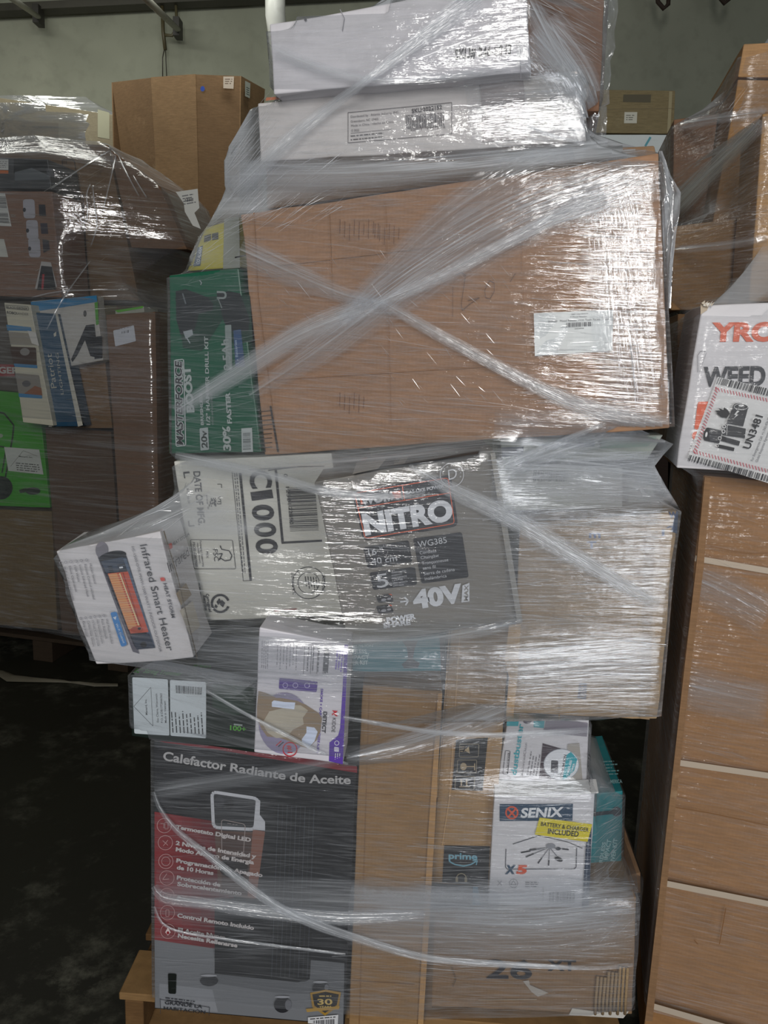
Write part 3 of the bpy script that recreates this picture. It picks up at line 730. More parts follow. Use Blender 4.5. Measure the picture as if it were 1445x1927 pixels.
# --- teal impact kit carton
b = carton('impact_kit_carton', 'teal cordless impact driver kit carton lying under the grey chainsaw carton', [(661, 1214), (836, 1194), (840, 1264), (661, 1266)], 1.26, 4, .4, coated('17707c', amt=.1))
A = Art(b); A.text('a9c7ca', 'LITHIUM-ION', (650, 1218), (702, 1217), 4.5, .02); A.text('b9d0d2', 'BRUSHLESS', (640, 1230), (690, 1229), 7.5, .03); A.text('b9d0d2', 'IMPACT', (655, 1240), (695, 1240), 7.5, .03); A.text('b9d0d2', 'DRIVER KIT', (641, 1251), (693, 1250), 7.5, .03)
A.poly('2b3540', [(757, 1206), (786, 1206), (780, 1220), (777, 1240), (790, 1248), (786, 1257), (760, 1257), (756, 1250), (768, 1240), (766, 1220)]); A.poly('17232a', [(827, 1196), (836, 1195), (840, 1264), (830, 1264)]); A.done()
# --- big tan carton, right
b = carton('big_tan_carton', 'large tan carton with faded blue print at mid height right of the middle stack', [(976, 982), (1276, 962), (1238, 1358), (960, 1345)], 1.23, 11, .45, TAN, amp=.003, crumple=.003)
A = Art(b); A.poly('8e7658', [(1212, 1010), (1232, 1006), (1222, 1354), (1204, 1352)]); A.line('8c7152', [(1056, 1180), (1052, 1350)], 2.4); A.line('9a7e5c', [(1040, 1000), (1044, 1170)], 1.2)
A.poly('24344f', [(1270, 968), (1276, 964), (1274, 1004), (1262, 1000)])
A.text('2f3f63', 'W', (1258, 975), (1276, 974), 12, .05); A.text('2f3f63', 'e', (1254, 998), (1270, 997), 12, .05); A.text('3c4a6c', 'I', (1245, 1008), (1250, 1008), 12, .05)
A.poly('4c4a52', [(1090, 1285), (1104, 1285), (1103, 1316), (1086, 1314)]); A.tiny('b3916a', (1092, 1290), (1103, 1290), (0, 4), 6, 1.2)
A.text('4c5b86', 'm', (1108, 1012), (1130, 1012), 14, .03); A.text('4c5b86', 'T', (1104, 1032), (1122, 1032), 14, .03); A.done()
flap(b, [(958, 1175), (980, 1172), (974, 1270), (966, 1345), (952, 1345), (958, 1272), (950, 1240)], board('c4a071'), .004, .001, 'torn_edge_flap')
# --- white carton above it
b = carton('small_white_carton', 'plain white carton with a faint barcode under thick film, right of the grey chainsaw carton', [(934, 872), (1173, 880), (1172, 958), (946, 962)], 1.31, 8, .3, coated('c9ccc6', amt=.12))
A = Art(b); A.bars('55585c', [(1004, 884), (1068, 886), (1066, 906), (1003, 905)], 34, 11); A.done()
b = carton('flat_blue_carton', 'flattened pale carton with dark blue edge squeezed beneath the biggest brown carton on the right', [(940, 826), (1250, 818), (1218, 866), (945, 872)], 1.31, 8, .12, coated('aab0a6', amt=.3), anchor=(1090, 850))
A = Art(b); A.poly('2f3c58', [(943, 842), (985, 840), (985, 856), (945, 860)]); A.poly('5d6b72', [(1020, 836), (1120, 832), (1118, 840), (1020, 846)]); A.poly('93a598', [(1130, 826), (1236, 822), (1218, 840), (1130, 844)]); A.done()
b = carton('flat_carton_on_tan_carton', 'low pale carton lying on the large tan carton, behind the plain white one', [(1182, 905), (1228, 915), (1240, 958), (1182, 960)], 1.32, 8, .2, coated('a9aa9c', amt=.3))
# --- big white printed carton
b = carton('white_barcode_carton', 'white carton printed with large black numbers and barcode, left of the grey chainsaw carton', [(325, 867), (624, 852), (668, 1158), (372, 1170)], 1.36, 7, .42, coated('cbcac2', amt=.18))
A = Art(b); K = '2e2e33'
A.text(K, 'DATE OF MFG.', (364, 887), (374, 988), 13, .02)
A.text(K, 'L', (345, 888), (347, 900), 12, .01); A.line(K, [(355, 980), (356, 990), (366, 989)], 2); A.line(K, [(409, 911), (417, 911), (417, 918)], 1)
A.text('4a4a50', '8-12-Feb-24', (351, 919), (354, 947), 4, .01)
r_ = random.Random(5)
for i in range(7):
    for j in range(8):
        if r_.random() < .5: x, y = 393 + i * 2, 937 + j * 2; A.poly(K, [(x, y), (x + 2, y), (x + 2, y + 2), (x, y + 2)]); A.off -= A.step
A.off += A.step
A.text(K, 'VTJ', (409, 934), (411, 949), 6, .02); A.text('4a4a50', 'size 5', (388, 931), (391, 958), 3, .0)
A.line(K, [(437, 888), (458, 1093), (474, 1092)], .9); A.line(K, [(452, 890), (472, 1092)], 4.5); A.tiny('55555b', (441, 890), (457, 1080), (4, -.3), 2, 1.4, .02)
A.text(K, 'C', (470, 886), (474, 920), 40, .03); A.text(K, '1', (473, 926), (476, 942), 40, .03); A.text(K, '0', (475, 950), (478, 980), 40, .03); A.text(K, '0', (479, 984), (482, 1011), 40, .03); A.text(K, '0', (482, 1014), (485, 1043), 40, .03)
A.line(K, [(519, 882), (532, 1020)], 4.5); A.line(K, [(530, 1021), (606, 1017)], 4); A.line(K, [(505, 885), (560, 878), (610, 877)], 1.6); A.line('88888c', [(467, 884), (560, 878)], 1.5)
A.text(K, '0', (534, 892), (535, 898), 7, .0); A.text(K, '12381', (538, 916), (542, 949), 7, .0); A.text(K, '22890', (543, 954), (546, 986), 7, .0)
A.bars(K, [(593, 915), (600, 998), (546, 1000), (541, 918)], 34, 21)
A.rrline(K, [(359, 1015), (438, 1016), (444, 1070), (366, 1070)], 2.5, 1); A.text(K, 'FSC', (401, 1033), (404, 1056), 9, .0)
A.text('4a4a50', 'MIX', (388, 1037), (389, 1050), 4.5); A.text('4a4a50', 'Packaging | Supporting', (376, 1017), (382, 1066), 3.4, .01); A.text('4a4a50', 'responsible forestry', (371, 1021), (376, 1060), 3.4, .01); A.text('4a4a50', 'FSC® C007908', (363, 1020), (369, 1066), 4.4, .01)
A.line(K, [(415, 1026), (417, 1033), (432, 1036), (437, 1045), (434, 1053), (424, 1055), (416, 1050), (413, 1053), (419, 1041), (412, 1042)], 1.8)
A.ring(K, (415, 1135), 16, 4.2, a0=20, a1=340); A.poly(K, [(408, 1132), (413, 1125), (417, 1131), (411, 1138)]); A.poly(K, [(418, 1128), (424, 1134), (420, 1142), (414, 1137)]); A.poly(K, [(406, 1136), (410, 1140), (408, 1144), (404, 1142)])
A.text(K, 'Corrugated', (388, 1117), (394, 1151), 5.5, .03); A.text(K, 'Recycles', (383, 1120), (387, 1148), 5, .03)
A.tiny('55555b', (367, 1096), (373, 1156), (8, .3), 2, 2, .15, 9)
A.ring(K, (581, 1096), 30, 1.3); A.ring(K, (581, 1096), 20, 1, a0=0, a1=360); A.tiny(K, (574, 1084), (577, 1110), (5, .2), 5, 1.6, .3, 2); A.text(K, 'RECYCLE', (607, 1082), (606, 1112), 6, .0); A.text(K, 'BURSTING TEST', (556, 1118), (553, 1076), 5, .0)
A.line('9a5048', [(517, 1149), (559, 1145)], 2); A.text(K, 'T', (500, 1148), (500, 1152), 4); A.done()
# --- grey chainsaw carton
b = carton('chainsaw_carton', 'tilted grey chainsaw carton with orange and black logo panel, centre of the middle stack', [(590, 906), (932, 846), (984, 1169), (655, 1217)], 1.215, 0, .22, coated('77736d', .5, '5e5a54', .25), amp=.003, crumple=.003)
A = Art(b); N = '26272c'; Wt = 'b9bbc0'; Or = 'd85f38'
A.rr(N, [(661, 925), (848, 893), (862, 990), (684, 1018)], 11)
A.rrline(Or, [(667, 928), (843, 899), (855, 985), (687, 1013)], 6, 1.5); A.line(Or, [(673, 956), (848, 927)], 1.5); A.line(Or, [(757, 915), (761, 941)], 1.5)
A.text('c3c4c8', 'WORX', (680, 950), (752, 938), 14, .05, .1); A.poly(Or, [(677, 933), (684, 948), (679, 949)]); A.poly(Or, [(737, 926), (753, 923), (755, 936), (743, 938)])
A.text(Wt, 'GAS-LIKE POWER', (763, 930), (836, 917), 6, .04)
A.text('cfd1d6', 'NITRO', (687, 1005), (854, 976), 38, .055)
A.rr(N, [(683, 1030), (769, 1016), (776, 1057), (692, 1070)], 5); A.rr(N, [(695, 1077), (781, 1066), (785, 1100), (702, 1110)], 5); A.rr(N, [(777, 1013), (869, 1001), (882, 1086), (793, 1098)], 5)
A.text(Wt, '16 "', (694, 1045), (721, 1041), 12, .0); A.text(Wt, '40 cm', (700, 1062), (747, 1055), 12, .0); A.text(Wt, '5', (710, 1106), (732, 1103), 27, .0)
A.text(Wt, 'WG385', (787, 1030), (841, 1021), 12, .0)
for i, (st, L) in enumerate((('Cordless', 31), ('Chainsaw', 34), ('Tronçonneuse', 50), ('sans fil', 24), ('Sierra de cadena', 58), ('inalámbrica', 41))):
    x, y = 790 + i * 1.9, 1043 + i * 9.2 + (i // 2) * 1.2; A.text(Wt, st, (x, y), (x + L, y - L * .145), 6.3, .0)
for i, st in enumerate(('YEARS LIMITED', 'WARRANTY', 'ANS GARANTIE', 'LIMITÉE', 'AÑOS GARANTÍA', 'LIMITADA')):
    x, y = 736 + i * .8, 1079 + i * 4.9; L = 28 if i % 2 == 0 else 20; A.text(Wt, st, (x, y), (x + L, y - L * .145), 3, .0)
A.text('c3c5ca', '40V', (779, 1144), (872, 1130), 33, .055); A.poly('c3c5ca', [(870, 1101), (883, 1096), (883, 1131), (868, 1133)]); A.text('77736d', 'MAX', (880, 1130), (881, 1100), 7.5, .03)
A.line('c3c5ca', [(753, 1132), (768, 1130)], 3); A.line('c3c5ca', [(761, 1123), (768, 1130), (763, 1138)], 3)
for y in (1126, 1146):
    A.rr('1c1c20', [(707, y - 6), (736, y - 10), (741, y + 5), (712, y + 8)], 4); A.ell('8c8d92', (722, y + 2), 5, 2.5, -8); A.ell('8c8d92', (732, y), 4, 2, -8); A.poly(Or, [(731, y - 9), (736, y - 9), (738, y - 6)])
A.text('c3c5ca', 'POWER', (728, 1171), (783, 1163), 10, .055); A.text('c3c5ca', 'SHARE', (722, 1181), (773, 1174), 9.5, .055)
A.ring('c9c9cc', (850, 893), 22, 1.2); A.text('c9c9cc', 'D', (844, 903), (860, 899), 20, .0, .15)
for i, ch in enumerate('STRLYIAR'): 
    t_ = radians(190 + i * 26); A.text('c9c9cc', ch, (850 + 17 * cos(t_) - 1.5, 893 + 17 * sin(t_) + 1.5), (850 + 17 * cos(t_) + 1.5, 893 + 17 * sin(t_) + 1.5), 3.2)
A.poly('5f5b56', [(592, 909), (616, 905), (624, 926), (596, 930)]); A.done()
A = Art(b, 'top_print', plane=b.top); A.poly('2a2522', [(690, 874), (790, 858), (905, 843), (900, 858), (800, 872), (700, 885)]); A.poly('b3b0ab', [(672, 873), (728, 866), (712, 886), (664, 896)]); A.poly(Or, [(680, 866), (692, 864), (690, 869), (680, 871)])
A.poly('8c857a', [(745, 866), (770, 862), (762, 876), (742, 878)]); A.bars(INK, [(740, 868), (756, 865), (750, 874), (735, 877)], 8); A.done()
flap(b, [(922, 852), (930, 850), (948, 955), (982, 1168), (972, 1169), (938, 962)], coated('8b877f', amt=.3), .004, .0005, 'crushed_edge')

# --- heater carton, left
b = carton('heater_carton', 'crumpled white infrared heater carton sticking out at the left of the middle stack', [(100, 1034), (302, 999), (368, 1241), (176, 1254)], 1.225, 0, .125, coated('c9c6c8', .55, '8f8578', .3), amp=.004, crumple=.004)
A = Art(b)
A.ell('77757d', (192, 1035), 12, 16); A.poly('5d5b66', [(184, 1048), (206, 1040), (262, 1230), (250, 1226)])
A.poly('1b1f2a', [(186, 1050), (236, 1040), (292, 1219), (258, 1222), (252, 1214)])
A.ell('12141b', (212, 1047), 26, 10, -12)
A.poly('3a4556', [(190, 1056), (232, 1048), (238, 1074), (200, 1078)]); A.poly('4a5a70', [(232, 1050), (238, 1050), (292, 1217), (286, 1220)])
A.poly('b85440', [(203, 1079), (241, 1075), (280, 1189), (246, 1192)])
A.poly('c9875a', [(204, 1080), (220, 1078), (258, 1180), (242, 1184)])
for i in range(24):
    t_ = i / 24; x = 205 + t_ * 40; y = 1083 + t_ * 102; A.line('d9b07a', [(x, y), (x + 22, y - 2)], .9)
A.line('8c3c30', [(232, 1077), (268, 1186)], 1.4); A.line('d8c49a', [(226, 1078), (262, 1176)], 2.2)
A.ell('a14a38', (258, 1184), 11, 6); A.ell('22151a', (263, 1182), 3, 2.5)
for i in range(4): A.line('12141b', [(204 + i * 1, 1066 + i * 3.5), (212 + i, 1065 + i * 3.5)], 1.4); A.line('12141b', [(222 + i * 1, 1063 + i * 3.5), (236 + i, 1061 + i * 3.5)], 1.4)
A.poly('2f3848', [(247, 1194), (281, 1191), (292, 1218), (258, 1221)]); A.ell('0f1116', (271, 1212), 6, 5.5); A.rr('cfd3da', [(225, 1066), (232, 1065), (233, 1068), (226, 1069)], 1)
A.text('3c3c42', 'Infrared Smart Heater', (264, 1025), (315, 1224), 14, -.0)
A.text('6c6b72', 'HS-1500-OTR-MWH-1500 WATT | INDOOR-OUTDOOR', (248, 1028), (301, 1226), 5, .0)
A.text('55545b', 'HEAT STORM', (308, 1097), (324, 1162), 6.5, .02); A.rr('cf4a3c', [(302, 1086), (310, 1085), (312, 1092), (304, 1093)], 2)
for i, (st, L) in enumerate((('Motion Sensor', 40), ('Remote Control included', 68), ('Instant Infrared Heat', 62), ('1500 Watts', 32), ('Silent Operation', 50), ('Wall or Ceiling Mountable', 66))):
    x, y = 169 - i * 9.6, 1060 + i * 1; A.text('5c5b62', st, (x, y), (x + L * .25, y + L * .97), 4.2, .0); A.ring('8c8b92', (x - 5, y - 7), 2.3, .9)
for i, (st, L) in enumerate((('Wall Mount Included', 48), ('Rain Resistant', 38), ('No Harmful Fumes', 46), ('13 Foot Cord to Unit', 50), ('Carbon Fiber Element', 50), ('Easy Install', 30))):
    x, y = 200 - i * 8.6, 1163 + i * 1; A.text('5c5b62', st, (x, y), (x + L * .22, y + L * .97), 4.2, .0); A.ring('8c8b92', (x - 3, y - 6), 2.1, .9)
A.rr('3d7fbd', [(209, 1151), (221, 1149), (241, 1212), (230, 1216)], 4); A.text('c9d6e6', 'Wi-Fi Enabled', (219, 1172), (233, 1208), 4, .0); A.poly('c9d6e6', [(214, 1160), (221, 1158), (219, 1165)])
A.done()
A = Art(b, 'side_print', plane=b.right); A.text('4c4b52', 'Infrared', (314, 1079), (352, 1046), 19, .0); A.text('55545b', 'HEAT STORM', (319, 1029), (352, 1008), 6, .02); A.rr('cf4a3c', [(310, 1026), (318, 1022), (320, 1032), (312, 1036)], 2)
A.poly('9c8c78', [(326, 1118), (345, 1098), (356, 1120), (336, 1140)]); A.poly('c9c1b4', [(333, 1150), (358, 1132), (372, 1180), (352, 1196)]); A.line('7d7060', [(303, 1000), (330, 1090), (344, 1150), (366, 1240)], 2.2); A.done()

# --- green drill carton
b = carton('drill_carton', 'dark green drill kit carton standing on end at the left of the biggest brown carton', [(317, 517), (449, 503), (492, 852), (322, 854)], 1.40, 16, .3, coated('12543d', .4, '0c3a2c', .2))
A = Art(b); G = '9fa8a6'
A.poly('0c3529', [(330, 560), (470, 556), (476, 640), (440, 650), (420, 600), (380, 660), (345, 655)])
A.poly('1c2226', [(331, 548), (350, 544), (392, 560), (402, 572), (400, 584), (375, 590), (366, 622), (340, 630), (332, 600)])
A.poly('23282c', [(336, 556), (346, 552), (352, 580), (344, 590)]); A.poly('8c9498', [(345, 624), (362, 620), (364, 630), (350, 638)]); A.line('9aa2a6', [(352, 636), (358, 646)], 2); A.line('5f676b', [(344, 552), (350, 572)], 2.5)
A.poly('1a2024', [(408, 552), (430, 548), (452, 552), (470, 600), (468, 622), (430, 624), (420, 600)]); A.text('7e8886', 'U', (426, 563), (426, 548), 18, .03); A.line('6f7876', [(410, 560), (418, 580)], 2)
A.line('9aa2a6', [(376, 528), (380, 532), (378, 536)], 1.6)
A.rrline('aeb4b4', [(329, 678), (346, 676), (350, 838), (332, 840)], 3, 2); A.text('aeb4b4', 'MASTERFORCE', (345.5, 839), (342.5, 680), 13.5, .085, .12); A.text(INK, 'MASTERFORCE', (345, 838), (342, 681), 12.5, .03, .12)
A.text(G, 'BOOST', (366, 776), (358, 688), 14, .05)
A.rr('9ba3a4', [(376, 806), (392, 804), (394, 846), (378, 848)], 2); A.text('1f2a28', '20v', (391, 843), (389, 810), 11, .03)
A.text(G, 'BRUSHLESS', (384, 800), (381, 740), 5.5, .03); A.text(G, '1/2" HAMMER DRILL KIT', (396, 800), (392, 633), 7, .025); A.text('6f7f7a', 'WITH IMPULSE DRIVE', (403, 800), (400, 740), 3.5, .02)
A.text(G, '30%', (435, 848), (433, 802), 14, .04); A.text(G, 'FASTER', (437, 797), (433, 738), 8.5, .04)
A.rr('7f8a88', [(424, 612), (436, 611), (438, 696), (426, 697)], 2); A.text('8c9694', '2.5Ah', (436, 696), (430, 638), 14, .03); A.poly('2c4a72', [(440, 622), (454, 620), (462, 690), (444, 692)]); A.text('9fb0c4', '2 x Batteries', (450, 686), (446, 640), 5)
A.poly('aab2b2', [(455, 806), (475, 805), (477, 850), (456, 851)]); A.bars('3a4444', [(458, 815), (458, 847), (473, 846), (472, 814)], 22, 9)
A.done()
# --- yellow alarm
b = carton('yellow_alarm_carton', 'small yellow alarm carton wedged on the green drill carton beside the biggest brown carton', [(385, 428), (450, 408), (452, 504), (350, 512)], 1.44, 16, .1, coated('b3a93a', amt=.25))
A = Art(b); A.poly('8b8e84', [(422, 412), (450, 408), (452, 504), (420, 506)]); A.poly('1f2420', [(385, 444), (397, 440), (397, 452), (384, 456)]); A.poly('1f2420', [(399, 440), (411, 437), (411, 450), (399, 452)])
A.poly('2c4a6c', [(372, 466), (382, 462), (377, 500), (364, 501)]); A.text('c9cfd6', 'CO ALARM', (375, 498), (381, 466), 6, .03); A.text('23241f', 'FIRST', (360, 500), (370, 470), 5, .03); A.ell('23241f', (356, 496), 3, 4); A.done()
# --- biggest brown carton
D = carton('biggest_brown_carton', 'biggest brown corrugated carton of the middle stack with a white pallet label', [(450, 402), (1240, 285), (1264, 808), (496, 858)], 1.27, 17, .5, board('a07c60', scuff='b6947a'), amp=.004, crumple=.002)
crease(D, [[(478, 400), (486, 560), (524, 855)], [(980, 330), (985, 560), (1000, 820)], [(520, 500), (1200, 420)], [(515, 715), (1230, 670)], [(620, 400), (626, 560)], [(726, 380), (736, 800)]], '94683f', 1.4)
A = Art(D, 'handwriting', label='faint pen numbers'); pen = '6b4a33'
A.line(pen, [(858, 518), (868, 512), (876, 518), (872, 545), (868, 572), (870, 584), (884, 572), (902, 560), (880, 566)], 1.2); A.line(pen, [(916, 536), (922, 528), (930, 532), (930, 548), (922, 562), (914, 560), (912, 546), (918, 534)], 1.2); A.line(pen, [(960, 530), (970, 514)], 1.1)
A.line(pen, [(852, 540), (852, 596)], .8); A.done()
A = Art(D, 'worn_print', label='worn dark lettering and stripes')
for (x, y, n) in ((640, 412, 9), (706, 420, 6), (640, 738, 6)):
    for i in range(n): A.line('7d563a', [(x + i * 9, y + (i % 3) * 4), (x + i * 9 - 1, y + 26 + (i * 7) % 16)], 1.2)
for i in range(9): A.line('3c2c22', [(487, 775 + i * 8.5), (513, 772 + i * 8.6)], 1.3); A.off -= A.step
A.line('2f2420', [(510, 764), (524, 850)], 3.5); A.line('2f2420', [(488, 768), (500, 850)], 1.4); A.done()
A = Art(D, 'pallet_label', label='white paper pallet label with barcode and price line')
lab = A.grid('dcdfdf', [(1005, 590), (1154, 583), (1152, 660), (1007, 670)], .0022, 14, 9)
A.text('6a6a6e', 'S&D Liquidations', (1076, 593), (1107, 591), 2.6); A.text('6a6a6e', 'P Mixed Retailer', (1074, 598), (1105, 597), 2.6)
A.text('6a6a6e', '$699.00   Mixed Retailer With Tools Pallets   Pallet', (1032, 607), (1147, 602), 3.8)
A.bars('3a3a44', [(1066, 608), (1115, 606), (1115, 614), (1066, 616)], 24, 4); A.text('6a6a6e', '24028908', (1082, 620), (1099, 619), 2.2); A.done()
link('staple', tube_mesh([D.pl.w(*D.pl.ab(444, 485), .003), D.pl.w(*D.pl.ab(464, 481), .004)], .0012, 6, D.Mi), metal('22201f'), D.root)
# --- recessed brown carton over it
b = carton('recessed_brown_carton', 'flat brown carton set back between the biggest brown carton and the long white one', [(500, 314), (1232, 272), (1236, 292), (500, 394)], 1.36, 12, .3, KRAFT_D, anchor=(860, 315))
# --- long white carton with barcode
b = carton('long_white_carton', 'long white carton with boxed address print and barcode, just under the topmost white carton', [(483, 192), (1088, 131), (1105, 268), (488, 306)], 1.33, 11, .4, coated('c2bdbb', .5, '8b7c70', .35), amp=.003, crumple=.002)
A = Art(b); K2 = '4c4648'
A.line(K2, [(655, 212), (850, 193), (850, 252), (655, 269), (655, 212)], 1)
A.text(K2, 'Distributed by : Atlantic Industry, INC.', (660, 222), (751, 213), 4.5, .0); A.text(K2, 'Greensboro, NC 27405', (660, 231), (712, 226), 4.5, .0); A.text(K2, 'Made in China / Hecho en China', (661, 239), (741, 231), 4.5, .0); A.text(K2, '© 2022', (661, 248), (676, 247), 4.5, .0)
A.line(K2, [(660, 251), (738, 243)], .7); A.tiny(K2, (660, 257), (722, 251), (0, 7), 2, 1.6, .05)
A.text('39343a', 'SKU:2022152', (775, 213), (832, 205), 8, .02); A.bars('39343a', [(763, 217), (835, 212), (836, 238), (765, 243)], 36, 14)
A.text(K2, '8   50047   99615   2', (760, 248), (838, 241), 5, .0)
A.poly('8f8583', [(904, 158), (985, 150), (992, 262), (908, 268)]); A.poly('b7b1aa', [(984, 150), (1085, 140), (1092, 230), (1000, 240)]); A.line('57504c', [(996, 234), (1090, 210)], 1.4); A.line(K2, [(1026, 190), (1052, 178)], 1.5); A.line(K2, [(1030, 200), (1036, 186)], 1.2)
A.poly('b06a4a', [(500, 190), (580, 182), (590, 178), (502, 184)]); A.done()
o = Art(b, 'torn_paper_scrap', plane=b.pl, off=.012); o.grid('e8e8ea', [(816, 140), (886, 136), (886, 158), (818, 164)], .003, 5, 3); o.done()
b = carton('topmost_brown_carton', 'brown carton behind the topmost white carton, its right edge reaching out under loose film', [(880, -60), (1142, -70), (1128, 210), (880, 200)], 1.40, 11, .3, board('7a5a46'))
b = carton('topmost_white_carton', 'topmost white carton with a stock number, leaving the picture at the top', [(505, 44), (993, -48), (1000, 136), (513, 180)], 1.30, 11, .09, coated('cac7cb', .5, '9a9296', .2), amp=.004, crumple=.002)
A = Art(b); A.text('2c2b30', 'SKU# 346-9043', (856, 111), (962, 102), 19, .022); A.line('77757c', [(975, -40), (980, 148)], 1); A.line('8e8c92', [(640, 18), (648, 34), (644, 58)], 1.4); A.ell('3c3b40', (575, 37), 2.5, 3); A.done()

# ================================================================== RIGHT STACK
def RC(*a, **k): k.setdefault('wrap', 'right'); return carton(*a, **k)
w = RC('tall_strapped_carton', 'tall brown carton with pale plastic straps, under the white weed tool carton',
       [(1322, 893), (1700, 928), (1700, 2108), (1206, 1990)], 1.32, 15, .5, board('9a7148', scuff='ae8759'), anchor=(1320, 1200), amp=.003, crumple=.004)
for pts in ([(1307, 1049), (1690, 1115)], [(1268, 1428), (1690, 1489)], [(1245, 1650), (1690, 1738)], [(1221, 1874), (1690, 2008)]):
    A = Art(w, 'plastic_strap', off=.0065); A.rough = .3; A.line('b9aa98', pts, 11); A.done()
crease(w, [[(1333, 1022), (1400, 1036), (1445, 1034)], [(1262, 1505), (1330, 1516), (1445, 1540)], [(1362, 1692), (1350, 1760)], [(1303, 1752), (1310, 1760)]], '7a5430', 1.6)
flap(w, [(1322, 893), (1333, 895), (1320, 1060), (1296, 1250), (1262, 1560), (1226, 1900), (1212, 1900), (1250, 1560), (1284, 1250), (1306, 1060)], board('8a6a4c', scuff='d0b896'), .004, .001, 'frayed_edge')
# pallet under it (out of the picture)
pr2 = root('wooden_pallet', 'wooden pallet under the right-hand stack, below the picture', 'pallet', (w.root.location.x + .1, w.root.location.y + .1, 0), -radians(15)); M2 = inv(pr2)
cx, cy = pr2.location.x, pr2.location.y; R2 = Matrix.Rotation(-radians(15), 4, 'Z'); zt = min(p.z for p in w.c) - .002
def pb2(x0, x1, y0, y1, z0, z1): return [Vector((cx, cy, 0)) + (R2 @ p) for p in bxc(x0, x1, y0, y1, z0, z1)]
for i in range(6): part_box('deck_board', pb2(-.24, .5, -.36 + i * .15, -.26 + i * .15, zt - .018, zt), WOOD, pr2, M2, .002)
for x in (-.24, .1, .45): part_box('stringer', pb2(x, x + .04, -.36, .5, 0, zt - .019), WOOD2, pr2, M2, .002)

b = RC('weed_tool_carton', 'white weed tool carton with orange and black lettering and a battery warning sticker',
       [(1318, 572), (1690, 556), (1690, 906), (1269, 884)], 1.26, 14, .22, coated('cfccce', amt=.15), anchor=(1330, 720), amp=.003, crumple=.003)
A = Art(b); A.text('cf5a35', 'YROMINE', (1337, 641), (1602, 640), 34, .05)
A.text('24242a', 'WEED WHACKER', (1322, 726), (1668, 722), 36, .04)
A.rr('d8592e', [(1313, 756), (1500, 752), (1500, 808), (1306, 808)], 4); A.ell('d8592e', (1310, 820), 8, 8)
A.line('8e8c90', [(1313, 700), (1313, 668), (1318, 661), (1328, 661)], 1.3); A.line('8e8c90', [(1329, 664), (1316, 700)], .8)
A.poly('b5a48c', [(1318, 573), (1336, 571), (1330, 584), (1318, 592)]); A.done()
A = Art(b, 'battery_warning_sticker', label='white sticker with red hatched border and black battery drawing')
A.poly('d2d1d0', [(1350, 709), (1560, 757), (1520, 932), (1293, 862)])
hx = lambda u, v: tuple((Vector((1346, 728)).lerp(Vector((1535, 768)), u)).lerp(Vector((1302, 853)).lerp(Vector((1500, 905)), u), v))
for i in range(34):
    u = i / 34; A.line('c0606a', [hx(u, .005), hx(u + .022, .055)], 1.7); A.line('c0606a', [hx(u, .945), hx(u + .022, .995)], 1.7)
for i in range(24):
    v = i / 24; A.line('c0606a', [hx(0, v), hx(.035, v + .03)], 1.7)
A.bars('222228', [(1352, 710), (1545, 754), (1541, 768), (1347, 722)], 60, 31); A.bars('222228', [(1297, 855), (1500, 908), (1496, 920), (1293, 866)], 60, 37)
N = '222226'
A.poly(N, [(1379, 762), (1406, 768), (1397, 802), (1366, 796)]); A.ell(N, (1393, 765), 14, 6, 12); A.ring('d2d1d0', (1393, 765), 13, .8, 5.5); A.ell('d2d1d0', (1393, 763), 5, 2)
A.poly('d2d1d0', [(1386, 772), (1380, 780), (1384, 781), (1378, 788), (1388, 780), (1384, 779), (1390, 773)])
A.poly(N, [(1331, 804), (1358, 810), (1352, 834), (1324, 828)]); A.ell(N, (1328, 816), 5, 12, 12); A.ell('d2d1d0', (1328, 817), 2, 5, 12)
A.poly(N, [(1362, 798), (1402, 806), (1400, 824), (1358, 818)]); A.line('d2d1d0', [(1367, 800), (1366, 818)], .9); A.ring('d2d1d0', (1361, 802), 3, 1.5); A.ring('d2d1d0', (1360, 811), 3, 1.5)
A.line(N, [(1356, 824), (1390, 834)], 9); A.line(N, [(1348, 838), (1380, 845)], 6.5); A.ring('d2d1d0', (1353, 824), 3, 1); A.ring('d2d1d0', (1348, 838), 2.5, .9)
A.poly(N, [(1372, 778), (1366, 786), (1356, 785), (1346, 776), (1352, 777), (1344, 772), (1354, 772), (1350, 767), (1360, 771), (1361, 766), (1368, 771)])
A.text(N, 'UN3481', (1409, 845), (1434, 783), 14, .02)
A.text('55555a', 'For Emergencies Call: +1-760-476-3962', (1415, 867), (1450, 780), 5); A.text('55555a', 'Global Response Agreement 333 894', (1424, 869), (1456, 788), 5); A.done()
A = Art(b, 'torn_corner', off=.003); 
for i in range(7): A.poly(('b9ab96', 'd6d0c6')[i % 2], [(1318 + i * 3, 571 + (i * 5) % 7), (1325 + i * 3, 566 + (i * 3) % 5), (1324 + i * 2, 576 + i % 4)])
A.done()

